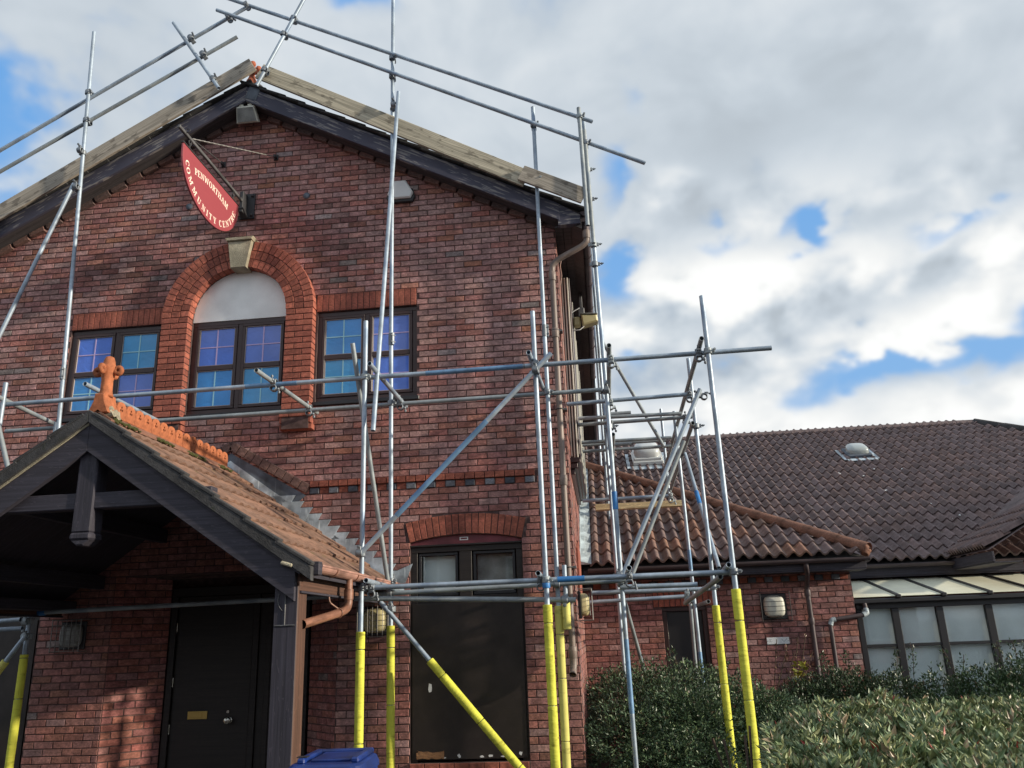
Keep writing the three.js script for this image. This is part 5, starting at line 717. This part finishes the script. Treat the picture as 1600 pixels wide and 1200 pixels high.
// ---------------------------------------------------------------- hanging sign
{
  const t = thing('hanging_sign', 'red half-oval sign reading PENWORTHAM COMMUNITY CENTRE on an iron bracket', 'sign'); t.position.set(-0.02, 7.066, 0);
  const cv = document.createElement('canvas'); cv.width = 1024; cv.height = 453; const c = cv.getContext('2d'); const Wm = 1.40, Hm = 0.62;
  c.fillStyle = '#9c4850'; c.fillRect(0, 0, 1024, 512); const rr = rng(8); for (let i = 0; i < 900; i++) { c.fillStyle = 'rgba(' + (rr() < 0.5 ? '110,30,38' : '190,90,92') + ',' + (0.03 + rr() * 0.05) + ')'; c.fillRect(rr() * 1024, rr() * 512, 4 + rr() * 90, 1 + rr() * 3); }
  c.fillStyle = '#f0e6d6'; c.textAlign = 'center'; c.textBaseline = 'middle'; c.font = 'bold 80px serif';
  // letters along an ellipse, upright to its normal
  const along = (word, cx, cy, rx, ry, a0, a1, px, top) => { c.font = 'bold ' + px + 'px serif'; const w = [...word].map((k) => c.measureText(k).width), tot = w.reduce((s, v) => s + v, 0); let s = 0; [...word].forEach((ch, i) => { const f = (s + w[i] / 2) / tot, a = a0 + (a1 - a0) * f; s += w[i]; const x = cx + rx * Math.cos(a), y = cy + ry * Math.sin(a); const tx = -rx * Math.sin(a) * Math.sign(a1 - a0), ty = ry * Math.cos(a) * Math.sign(a1 - a0); c.save(); c.translate(x, y); c.rotate(Math.atan2(ty, tx)); c.fillText(ch, 0, 0); c.restore(); }); };
  along('PENWORTHAM', 512, 1500, 1400, 1400, -Math.PI / 2 - 0.222, -Math.PI / 2 + 0.222, 78);
  along('COMMUNITY CENTRE', 512, 70, 440, 312, Math.PI - 0.12, 0.12, 78);
  const map = new THREE.CanvasTexture(cv); map.colorSpace = THREE.SRGBColorSpace;
  const face = std({ color: 0xffffff, map, roughness: 0.5 });
  const P = [[-0.70, 0], [0.70, 0], [0.70, -0.10]]; for (let i = 1; i < 28; i++) { const a = -(i / 28) * Math.PI; P.push([0.70 * Math.cos(a), -0.10 + 0.50 * Math.sin(a)]); } P.push([-0.70, -0.10]);
  const g = poly(P, -0.012, 0.012, [], 0.003), pp = g.attributes.position, uv = g.attributes.uv; for (let i = 0; i < pp.count; i++) { let u = (pp.getX(i) + 0.70) / Wm; uv.setXY(i, u, 1 + pp.getY(i) / Hm); }
  g.rotateY(Math.PI / 2); g.translate(0, -0.14, 0.95); part('sign_panel', g, face, t);
  part('panel_rail', bx(0.035, 0.02, 1.42, 0, -0.128, 0.95, 0.004), M.iron, t);
  part('bracket_arm', merge([bx(0.032, 0.04, 1.74, 0, 0, 0.89, 0.006), rod(V(0, -0.02, 0.04), V(0, 0.0, 0.05), 0.02)]), M.ironGrey, t);
  for (const z of [0.38, 1.5]) part('hanger', merge([new THREE.TorusGeometry(0.028, 0.007, 6, 14).rotateY(Math.PI / 2).translate(0, -0.045, z), rod(V(0, -0.05, z), V(0, -0.13, z), 0.007, 6)]), M.iron, t);
  part('wall_plate', merge([bx(0.2, 0.36, 0.03, 0.02, -0.02, 0.016, 0.006), bx(0.05, 0.3, 0.14, 0, -0.02, 0.09, 0.008), ...[[-0.05, 0.12], [0.09, 0.12], [-0.05, -0.16], [0.09, -0.16]].map(([x, y]) => bx(0.035, 0.035, 0.03, x, y, 0.045, 0.008)), bx(0.09, 0.03, 0.16, 0, -0.15, 0.1, 0.008, -0.5, 0, 0)]), M.iron, t);
  part('tip_ring', new THREE.TorusGeometry(0.024, 0.006, 6, 14).translate(0.03, 0.03, 1.62), M.iron, t);
  const twist = (a, b) => { const L = [], n = 20, d = b.clone().sub(a); for (let k = 0; k < 2; k++) { const pts = []; for (let i = 0; i <= n * 2; i++) { const f = i / (n * 2), an = f * 60 + k * Math.PI; pts.push(a.clone().addScaledVector(d, f).add(V(Math.cos(an) * 0.004, Math.sin(an) * 0.004, 0))); } L.push(curveTube(pts, 0.0055, 60, 5)); } return merge(L); };
  part('stay', twist(V(0, 0.03, 1.47), V(0.368, 0.675, 0.03)), M.wire, t); part('stay', twist(V(0, 0.03, 1.47), V(-0.35, 0.644, 0.03)), M.ironGrey, t);
  for (const [x, y] of [[0.368, 0.675], [-0.35, 0.644]]) part('stay_eye', merge([bx(0.06, 0.08, 0.02, x, y, 0.012, 0.006), bx(0.03, 0.05, 0.07, x, y - 0.01, 0.045, 0.008)]), M.iron, t);
}
// ---------------------------------------------------------------- lamps and boxes on the walls
{
  const t = thing('floodlight', 'grey square floodlight tilted down under the gable apex', 'floodlight'); t.position.set(-0.01, 8.29, 0.02);
  part('bracket', merge([bx(0.05, 0.12, 0.06, 0, 0.06, 0.03, 0.006), bx(0.03, 0.03, 0.16, 0, 0.07, 0.10, 0.004)]), M.ironGrey, t);
  const h = part('housing', merge([poly([[-0.15, -0.10], [0.15, -0.10], [0.12, 0.11], [-0.12, 0.11]], -0.05, 0.03, [], 0.012), bx(0.06, 0.03, 0.04, -0.06, 0.12, -0.01, 0.006), bx(0.06, 0.03, 0.04, 0.06, 0.12, -0.01, 0.006)]), M.creamPale, t); h.position.set(0, 0.02, 0.17); h.rotation.x = 0.55;
  part('lens', poly([[-0.13, -0.085], [0.13, -0.085], [0.105, 0.09], [-0.105, 0.09]], 0.031, 0.037), M.lampGlass, h);
}
{
  const t = thing('floodlight', 'cream floodlight with loose cable under the eaves beside the corner downpipe', 'floodlight'); t.position.set(4.23, 5.80, -1.75);
  part('bracket', merge([bx(0.09, 0.20, 0.06, -0.03, 0.12, -0.02, 0.01), bx(0.04, 0.26, 0.03, -0.03, 0.32, -0.02, 0.004)]), M.ironGrey, t); part('control_gear', bx(0.1, 0.14, 0.12, -0.1, 0.0, 0, 0.02), M.cream, t);
  const h = part('housing', merge([poly([[-0.11, -0.075], [0.11, -0.045], [0.11, 0.05], [-0.11, 0.09]], -0.09, 0.09, [], 0.02)]), M.cream, t); h.position.set(0.08, 0.0, 0.02); h.rotation.z = 0.1; part('visor', bx(0.24, 0.012, 0.2, 0, 0.082, 0, 0.004, 0, 0, -0.17), M.lampGlass, h);
  part('cable', curveTube([V(-0.05, 0.2, 0.05), V(-0.19, 0.1, 0.06), V(-0.2, -0.1, 0.06), V(-0.08, -0.14, 0.07), V(0.0, -0.08, 0.06)], 0.007, 24, 6, 0.5), M.whitePlain, t);
}
{
  const t = thing('alarm_box', 'white wedge-shaped alarm box high on the brick gable', 'alarm box'); t.position.set(2.03, 7.03, 0);
  part('cover', poly([[-0.09, 0.16], [0.07, 0.16], [0.165, -0.02], [0.13, -0.09], [-0.13, -0.09], [-0.165, -0.02]], 0.03, 0.085, [], 0.014), M.whitePlain, t); part('base', poly([[-0.155, 0.05], [0.155, 0.05], [0.185, -0.06], [0.15, -0.13], [-0.15, -0.13], [-0.185, -0.06]], 0.0, 0.05, [], 0.008), M.upvcBlack, t);
}
[[-0.799, 7.132, 'round grey cap on the brickwork left of the sign panel'], [0.781, 7.137, 'round grey cap on the brickwork right of the sign bracket']].forEach(([x, y, l]) => { const t = thing('ventilation_cap', l, 'wall cap', 'round caps in the gable brickwork'); t.position.set(x, y, 0); part('cap', lathe([[0, 0.025], [0.025, 0.024], [0.04, 0.016], [0.045, 0.004], [0.045, -0.004]], 18).rotateX(Math.PI / 2), M.leadOld, t); });
function bulkhead(x, y, z, ry, label, mat, cage, s = 1) {
  const t = thing('bulkhead_lamp', label, 'wall lamp', 'caged bulkhead lamps'); t.position.set(x, y, z); t.rotation.y = ry; t.scale.setScalar(s);
  part('back_plate', bx(0.30, 0.30, 0.03, 0, 0, 0.016, 0.008), M.upvcBlack, t);
  const g = new THREE.SphereGeometry(0.5, 20, 14), p = g.attributes.position; for (let i = 0; i < p.count; i++) { const f = (v) => Math.sign(v) * Math.pow(Math.abs(v) * 2, 0.55) / 2; p.setXYZ(i, f(p.getX(i)) * 0.24, f(p.getY(i)) * 0.25, Math.max(-0.02, f(p.getZ(i)) * 0.16)); } g.computeVertexNormals(); g.translate(0, 0, 0.045); part('diffuser', g, mat, t);
  if (cage) part('diffuser_rim', merge([bx(0.01, 0.245, 0.01, -0.04, 0, 0.127, 0.002), bx(0.01, 0.245, 0.01, 0.04, 0, 0.127, 0.002)]), cage ? M.wire : mat, t);
  const L = []; for (let i = -3; i <= 3; i++) { L.push(rod(V(-0.17, i * 0.055, 0.155), V(0.17, i * 0.055, 0.155), 0.0035, 5)); if (cage) L.push(rod(V(i * 0.055, -0.17, 0.158), V(i * 0.055, 0.17, 0.158), 0.0035, 5)); } for (const a of [-0.17, 0.17]) for (const b of [-0.17, 0.17]) L.push(rod(V(a, b, 0), V(a, b, 0.16), 0.005, 5)); for (const a of [-0.17, 0.17]) L.push(rod(V(a, -0.17, 0.156), V(a, 0.17, 0.156), 0.005, 5)); part('wire_cage', merge(L), cage ? M.wire : M.upvcBlack, t);
}
bulkhead(1.775, 1.83, 0, 0, 'yellowed caged lamp on the brick pier behind the yellow-sleeved tubes', M.cream, true);
bulkhead(-1.70, 1.80, 0, 0, 'dim caged lamp in the shade left of the porch door', M.lampGlass, true);
bulkhead(HW, 1.93, -0.62, Math.PI / 2, 'caged lamp seen side-on at the hall corner by the downpipe', M.cream, true);
bulkhead(6.57, 1.88, -3.0, 0, 'cream square lamp on the wing wall above the white plate', M.creamPale, false, 1.15);
{
  const t = thing('wall_plate_sign', 'small white rectangular plate on the wing wall under the lamp', 'sign'); t.position.set(6.575, 1.43, -3.0);
  const cv = document.createElement('canvas'); cv.width = 256; cv.height = 96; const c = cv.getContext('2d'); c.fillStyle = '#dfe3e6'; c.fillRect(0, 0, 256, 96); c.strokeStyle = '#6b737c'; c.lineWidth = 3; c.strokeRect(28, 34, 14, 22); c.beginPath(); c.moveTo(46, 30); c.lineTo(58, 36); c.moveTo(48, 60); c.lineTo(60, 54); c.stroke(); c.beginPath(); c.moveTo(170, 28); c.quadraticCurveTo(190, 70, 206, 50); c.lineTo(232, 26); c.stroke();
  const map = new THREE.CanvasTexture(cv); map.colorSpace = THREE.SRGBColorSpace; const g = poly([[-0.15, -0.045], [0.15, -0.045], [0.15, 0.045], [-0.15, 0.045]], 0.001, 0.012, [], 0.003), p = g.attributes.position, uv = g.attributes.uv; for (let i = 0; i < p.count; i++) uv.setXY(i, (p.getX(i) + 0.15) / 0.3, (p.getY(i) + 0.06) / 0.12); part('plate', g, std({ color: 0xffffff, map, roughness: 0.4 }), t);
  for (const x of [-0.135, 0.135]) part('screw', lathe([[0, 0.003], [0.006, 0.002], [0.007, 0]], 8).rotateX(Math.PI / 2).translate(x, 0, 0.012), M.steel, t);
}
// ---------------------------------------------------------------- wheeled bin
{
  const t = thing('wheeled_bin', 'blue plastic wheeled bin with moulded lid in front of the porch post', 'bin'); t.position.set(2.795, 0, 4.50); t.rotation.y = 0.06; t.scale.set(0.78, 1, 0.85);
  const P = [], ring = (w, d, y, r) => { const q = []; for (const [sx, sz] of [[1, 1], [-1, 1], [-1, -1], [1, -1]]) for (let i = 0; i < 4; i++) { const a = (i / 3) * Math.PI / 2 + ([[1, 1], [-1, 1], [-1, -1], [1, -1]].findIndex((e) => e[0] === sx && e[1] === sz)) * Math.PI / 2; q.push([sx * (w / 2 - r) + r * Math.cos(a), y, sz * (d / 2 - r) + r * Math.sin(a)]); } return q; };
  const loft = (rings, capTop) => { const T = []; for (let k = 0; k + 1 < rings.length; k++) { const A = rings[k], B = rings[k + 1], n = A.length; for (let i = 0; i < n; i++) { const j = (i + 1) % n; T.push(...A[i], ...B[i], ...B[j], ...A[i], ...B[j], ...A[j]); } } if (capTop) { const A = rings[rings.length - 1], c = [0, A[0][1] + capTop, 0]; for (let i = 0; i < A.length; i++) { const j = (i + 1) % A.length; T.push(...A[i], ...c, ...A[j]); } } return soup(T); };
  part('body', loft([ring(0.36, 0.40, 0.05, 0.04), ring(0.44, 0.50, 0.92, 0.05), ring(0.48, 0.54, 0.93, 0.05), ring(0.48, 0.54, 0.985, 0.05)]), M.bin, t);
  part('lid', loft([ring(0.50, 0.57, 0.985, 0.06), ring(0.50, 0.57, 1.005, 0.06), ring(0.47, 0.54, 1.035, 0.06), ring(0.44, 0.50, 1.045, 0.06)], 0.004), M.bin, t);
  part('lid_panel', merge([bx(0.26, 0.014, 0.34, 0.015, 1.052, -0.02, 0.006), bx(0.05, 0.03, 0.42, -0.165, 1.056, -0.01, 0.012), bx(0.05, 0.03, 0.42, 0.185, 1.056, -0.01, 0.012), bx(0.40, 0.028, 0.05, 0.01, 1.056, -0.215, 0.012)]), M.bin, t);
  part('lid_label', bx(0.07, 0.004, 0.06, -0.165, 1.0735, 0.15, 0.001), M.upvcBlack, t);
  part('handle', merge([rod(V(-0.2, 1.0, -0.30), V(0.2, 1.0, -0.30), 0.014, 10), bx(0.05, 0.05, 0.06, -0.17, 0.99, -0.28, 0.01), bx(0.05, 0.05, 0.06, 0.17, 0.99, -0.28, 0.01)]), M.bin, t);
  for (const x of [-0.21, 0.21]) part('wheel', new THREE.CylinderGeometry(0.1, 0.1, 0.05, 20).rotateZ(Math.PI / 2).translate(x, 0.1, -0.22), M.rubber, t);
}
// ---------------------------------------------------------------- plants
function leafGeo(L, W, fold) { const T = []; const a = [0, 0, 0], b = [W / 2, fold, L * 0.42], c = [0, 0.0, L], d = [-W / 2, fold, L * 0.42], m = [0, -fold * 0.3, L * 0.45]; const tri = (p, q, r) => T.push(...p, ...q, ...r); tri(a, b, m); tri(m, b, c); tri(a, m, d); tri(m, c, d); return soup(T); }
const leafMat = (c) => phy({ color: c, roughness: 0.42, side: THREE.DoubleSide });
const Q = new THREE.Quaternion(), M4 = new THREE.Matrix4();
// scatter leaves over a lumpy mass: f(u) gives a point, its outward normal and the local density
function foliage(parent, name, geo, mat, n, place, tone, seed, size = [0.75, 1.25], tilt = 0.9) {
  const r = rng(seed), L = [];
  while (L.length < n) { const q = place(r); if (q) L.push(q); }
  const im = new THREE.InstancedMesh(geo, mat, n); im.name = name; im.userData.kind = 'stuff'; parent.add(im); const col = new THREE.Color();
  L.forEach(([p, nn], i) => {
    const d = V(nn.x + (r() - 0.5) * 2 * tilt, nn.y + (r() - 0.5) * 2 * tilt + 0.15, nn.z + (r() - 0.5) * 2 * tilt).normalize(); const side = V(r() - 0.5, r() - 0.5, r() - 0.5).cross(d).normalize(), up = d.clone().cross(side).normalize(); const s = size[0] + r() * (size[1] - size[0]);
    M4.makeBasis(side.multiplyScalar(s), up.multiplyScalar(s), d.multiplyScalar(s)); M4.setPosition(p); im.setMatrixAt(i, M4); const t = tone(r, p); im.setColorAt(i, col.setRGB(t[0], t[1], t[2]));
  });
  return im;
}
function stems(parent, list, seed) { const r = rng(seed), L = []; for (const [x, z, h] of list) for (let k = 0; k < 5; k++) { const a = r() * 6.28, b = 0.2 + r() * 0.35; L.push(curveTube([V(x + (r() - 0.5) * 0.2, 0, z + (r() - 0.5) * 0.2), V(x + Math.cos(a) * b * 0.4, h * 0.45, z + Math.sin(a) * b * 0.4), V(x + Math.cos(a) * b, h * (0.85 + r() * 0.15), z + Math.sin(a) * b)], 0.009, 6, 5)); } part('stem', merge(L), M.bark, parent); }
// a shrub made of rounded clumps; leaves sit in twig-sized tufts on and just inside the clumps
function shrub(name, label, group, clumps, n, geo, mat, tone, seed, spray = []) {
  const t = thing(name, label, 'shrub', group); const c0 = clumps[0]; stems(t, clumps.map((c) => [c[0], c[2], c[1]]), seed + 3);
  const w = clumps.map((c) => c[3] * c[3]), tot = w.reduce((a, b) => a + b, 0);
  foliage(t, 'crown', geo, mat, n, (r) => {
    let k = r() * tot, i = 0; while (k > w[i]) k -= w[i++]; const [cx, cy, cz, rad, sq] = clumps[i];
    const u = r() * 2 - 1, a = r() * 6.283, q = Math.sqrt(1 - u * u), d = V(q * Math.cos(a), u, q * Math.sin(a)); if (d.y < -0.45) return null;
    const lump = 1 + 0.30 * noise3.noise(cx * 3 + d.x * 2.3, d.y * 2.3 + seed, cz * 3 + d.z * 2.3) + 0.30 * noise3.noise(d.x * 6.5, d.y * 6.5, d.z * 6.5 + seed); const depth = Math.pow(r(), 2.2) * 0.4;
    const gap = noise3.noise(cx + d.x * 5.1, d.y * 5.1 - seed, cz + d.z * 5.1); if (gap < -0.12 && r() < 0.8) return null;
    const rr = rad * lump * (1 - depth); const p = V(cx + d.x * rr, Math.max(0.05, cy + d.y * rr * (sq || 0.9)), cz + d.z * rr); return [p, d];
  }, tone, seed);
  // sprays: single shoots standing out of the mass
  if (spray.length) { const L = []; const rr = rng(seed + 9), pts = []; for (const [x, y, z, h, lean] of spray) { const top = V(x + lean, y + h, z + (rr() - 0.5) * 0.1), base = V(x, y, z); L.push(curveTube([base, base.clone().lerp(top, 0.5).add(V(0.02, 0.03, 0)), top], 0.004, 8, 5)); for (let i = 0; i < 46; i++) pts.push([base.clone().lerp(top, Math.pow(rr(), 0.75)).add(V((rr() - 0.5) * 0.09, (rr() - 0.5) * 0.04, (rr() - 0.5) * 0.09)), V(rr() - 0.5, 0.5, rr() - 0.5)]); } part('shoot', merge(L), M.bark, t); let i = 0; foliage(t, 'shoot_leaf', geo, mat, pts.length, () => pts[i++], tone, seed + 11); }
  return t;
}
const smallLeaf = leafGeo(0.042, 0.019, 0.004), hedgeLeaf = leafGeo(0.050, 0.0195, 0.004), tinyLeaf = leafGeo(0.034, 0.013, 0.003);
const leafM = leafMat(new THREE.Color(1, 1, 1));
const darkTone = (r, p) => { const k = (0.6 + r() * 0.9) * (1 + 0.5 * noise3.noise(p.x * 4, p.y * 4, p.z * 4)), b = r(); return b < 0.06 ? [0.10 * k, 0.085 * k, 0.05 * k] : b < 0.22 ? [0.14 * k, 0.195 * k, 0.095 * k] : [0.058 * k, 0.10 * k, 0.052 * k]; };
const midTone = (r) => { const k = 0.6 + r() * 0.8, b = r(); return b < 0.05 ? [0.11 * k, 0.075 * k, 0.045 * k] : [0.046 * k, 0.078 * k, 0.036 * k]; };
const hedgeTone = (r) => { const k = 0.65 + r() * 0.7, b = r(); return b < 0.004 ? [0.42 * k, 0.06 * k, 0.05 * k] : b < 0.10 ? [0.36 * k, 0.27 * k, 0.17 * k] : b < 0.5 ? [0.30 * k, 0.33 * k, 0.16 * k] : [0.17 * k, 0.235 * k, 0.12 * k]; };
const dry = (r) => { const k = 0.7 + r() * 0.6; return [0.22 * k, 0.13 * k, 0.075 * k]; };
shrub('evergreen_shrub', 'dark small-leaved shrub filling the corner between the scaffold poles and the hall', 'dark shrubs along the wing', [[4.60, 0.60, -1.15, 0.66], [4.42, 0.45, -0.45, 0.5], [5.15, 0.66, -1.55, 0.62], [5.75, 0.50, -1.5, 0.6], [5.0, 0.50, -0.75, 0.6], [4.4, 0.72, -2.1, 0.5], [6.1, 0.42, -1.5, 0.5], [5.45, 0.40, -1.25, 0.55], [4.75, 0.22, -0.25, 0.42], [5.1, 0.2, -0.5, 0.45], [5.75, 0.25, -1.15, 0.45], [6.2, 0.3, -0.9, 0.5]], 62000, smallLeaf, leafM, darkTone, 811, [[4.5, 1.1, -1.6, 0.28, 0.03], [5.05, 1.2, -1.4, 0.2, -0.05], [5.5, 1.1, -0.9, 0.15, 0.06]]);
shrub('evergreen_shrub', 'dark shrub under the white wall plate with a dry twig beside it', 'dark shrubs along the wing', [[6.7, 0.5, -2.1, 0.5], [7.15, 0.6, -2.2, 0.52], [7.6, 0.55, -2.0, 0.5], [6.3, 0.35, -1.8, 0.45]], 24000, smallLeaf, leafM, midTone, 822, [[7.25, 1.0, -2.3, 0.3, 0.02], [7.75, 0.95, -2.1, 0.32, 0.05], [7.0, 1.0, -2.3, 0.26, -0.04]]);
shrub('evergreen_shrub', 'tall shrub in front of the glazed lean-to at the right', 'dark shrubs along the wing', [[8.3, 0.5, -2.0, 0.5], [8.85, 0.6, -1.9, 0.5], [9.3, 0.66, -1.8, 0.56], [9.9, 0.62, -1.7, 0.6], [8.0, 0.38, -1.5, 0.45], [8.7, 0.42, -1.3, 0.5], [9.4, 0.45, -1.1, 0.55]], 36000, smallLeaf, leafM, (r) => { const t = midTone(r); return [t[0] * 1.15, t[1] * 1.25, t[2] * 1.1]; }, 833, [[8.0, 0.95, -2.2, 0.42, 0.04], [8.45, 0.9, -2.1, 0.38, -0.08], [8.55, 0.9, -2.2, 0.3, 0.1], [8.95, 1.0, -2.0, 0.34, 0.03], [9.15, 1.05, -2.0, 0.3, -0.02]]);
// dry tall twigs and a yellowing sapling against the wing wall
{
  const t = thing('dry_twigs', 'tall dry brown twigs against the wing wall below the white plate', 'plant'); const r = rng(5), L = [], pts = [];
  for (let i = 0; i < 7; i++) { const x = 6.25 + r() * 0.45, h = 1.15 + r() * 0.42, tp = V(x + 0.15 + r() * 0.2, h, -2.6 + (r() - 0.5) * 0.15); L.push(curveTube([V(x, 0, -2.5), V(x + 0.03, h * 0.5, -2.55), tp], 0.005, 8, 5)); for (let k = 0; k < 26; k++) { const f = 0.5 + 0.5 * r(); pts.push([V(x, 0, -2.5).lerp(tp, f).add(V((r() - 0.5) * 0.06, 0, (r() - 0.5) * 0.06)), V(r() - 0.5, 0.4, r() - 0.5)]); } }
  part('stem', merge(L), M.bark, t); let i = 0; foliage(t, 'crown', smallLeaf, leafM, pts.length, () => pts[i++], dry, 51);
}
{
  const t = thing('yellow_sapling', 'slender sapling with yellow leaves beside the dry twigs', 'plant'); const r = rng(6), pts = []; part('stem', merge([curveTube([V(6.62, 0, -2.2), V(6.66, 0.6, -2.25), V(6.7, 1.16, -2.3)], 0.007, 10, 6)]), M.bark, t); for (let k = 0; k < 42; k++) pts.push([V(6.68 + (r() - 0.5) * 0.16, 0.92 + r() * 0.24, -2.28 + (r() - 0.5) * 0.14), V(r() - 0.5, 0.2, r() - 0.2)]); let i = 0; foliage(t, 'crown', leafGeo(0.07, 0.05, 0.006), leafM, pts.length, () => pts[i++], (q) => { const k = 0.7 + q() * 0.5; return [0.42 * k, 0.40 * k, 0.07 * k]; }, 52);
}
// clipped hedge in front, long whorled leaves with a few red ones
{
  const t = thing('hedge', 'low clipped hedge of pale green narrow leaves with a few red ones', 'hedge'); const x0 = 5.03, x1 = 8.6, z0 = 2.7, z1 = 5.6, H = 1.075; const list = []; for (let i = 0; i < 12; i++) list.push([5.1 + i * 0.35, 3 + (i % 4) * 0.7, 1.0]); stems(t, list, 91);
  const hgt = (x, z) => H + 0.06 * noise3.noise(x * 2.2, 0.4, z * 2.2) + 0.10 * noise3.noise(x * 6, 2.4, z * 6) - 0.22 * Math.pow(Math.max(0, (x0 + 0.6 - (z - z0) * 0.165 - x) / 0.35), 2) - 0.06 * (x - 6 > 0 ? Math.min(1, x - 6) * 0.3 : 0);
  // tufts: each shoot carries a whorl of leaves
  const tuft = []; { const r = rng(301); for (let i = 0; i < 14500; i++) { const k = r(); let z = z0 + r() * (z1 - z0), xl = x0 + 0.29 - (z - z0) * 0.165, x = xl + Math.pow(r(), 1.15) * (x1 - xl), y, nn; if (k < 0.62) { y = hgt(x, z) - r() * r() * 0.12; nn = V((r() - 0.5) * 0.7, 1, (r() - 0.5) * 0.7); } else if (k < 0.86) { z = z1 + 0.05 * noise3.noise(x * 5, 3, 1) ; y = 0.35 + r() * (hgt(x, z) - 0.35); nn = V((r() - 0.5) * 0.8, 0.35, 1); } else { x = xl + 0.1 * noise3.noise(1, 2, z * 4); y = 0.2 + r() * (hgt(x0 + 0.3, z) - 0.2); nn = V(-1, 0.4, (r() - 0.5)); } tuft.push([V(x, y, z), nn.normalize()]); } }
  const r = rng(303), pts = []; for (const [p, nn] of tuft) { const n = 6 + Math.floor(r() * 5); for (let k = 0; k < n; k++) { const a = r() * 6.283, o = V(Math.cos(a), (r() - 0.3) * 0.7, Math.sin(a)).multiplyScalar(0.9).add(nn.clone().multiplyScalar(0.75)).normalize(); pts.push([p.clone().addScaledVector(nn, -r() * 0.05), o]); } }
  let i = 0; foliage(t, 'crown', hedgeLeaf, leafM, pts.length, () => pts[i++], hedgeTone, 305, [0.55, 1.35], 0.3);
}
// ---------------------------------------------------------------- the houses across the road, mirrored in the glass
function house(x, z, label) {
  const t = thing('house', label, 'house', 'houses across the road'); t.position.set(x, 0, z);
  part('wall', merge([bxr(-5, 5, 0, 5, 0, 7, 0.01), poly([[-5, 5], [5, 5], [0, 5.02]], 0, 7)]), M.dress[0], t); part('roof', merge([-1, 1].map((s) => { const g = poly([[-0.4, 4.9], [3.6, 7.4], [3.6, 7.6], [-0.5, 5.05]], -5.3, 5.3); g.rotateY(s > 0 ? -Math.PI / 2 : Math.PI / 2); g.translate(0, 0, s > 0 ? 0 : 7); return g; })), M.tileMain[2], t); part('chimney', bxr(-3.6, -2.9, 6.5, 8.6, 3.2, 3.8, 0.01), M.dress[1], t);
  for (const [a, b, c, d] of [[-4, -2, 0.9, 2.2], [2, 4, 0.9, 2.2], [-4, -2.2, 3.2, 4.4], [-0.6, 0.6, 3.2, 4.4], [2.2, 4, 3.2, 4.4]]) { const w = part('window', merge([bxr(a, b, d - 0.08, d, -0.06, -0.01), bxr(a, b, c, c + 0.08, -0.06, -0.01), bxr(a, a + 0.08, c + 0.08, d - 0.08, -0.06, -0.01), bxr(b - 0.08, b, c + 0.08, d - 0.08, -0.06, -0.01), bxr((a + b) / 2 - 0.04, (a + b) / 2 + 0.04, c + 0.08, d - 0.08, -0.06, -0.01)]), M.whitePlain, t); part('pane', bxr(a + 0.08, b - 0.08, c + 0.08, d - 0.08, -0.03, -0.02, 0.001), M.roomDark, w); }
  part('door', bxr(-0.5, 0.5, 0, 2.1, -0.06, -0.01), M.whitePlain, t);
}
house(-9.2, 21, 'brick house across the road, left of the pair'); house(1.4, 21, 'brick house across the road facing the hall'); house(12, 21, 'brick house across the road, facing the wing');
scene.traverse((o) => { if (o.isMesh) { o.castShadow = true; o.receiveShadow = true; } });
renderer.render(scene, camera);
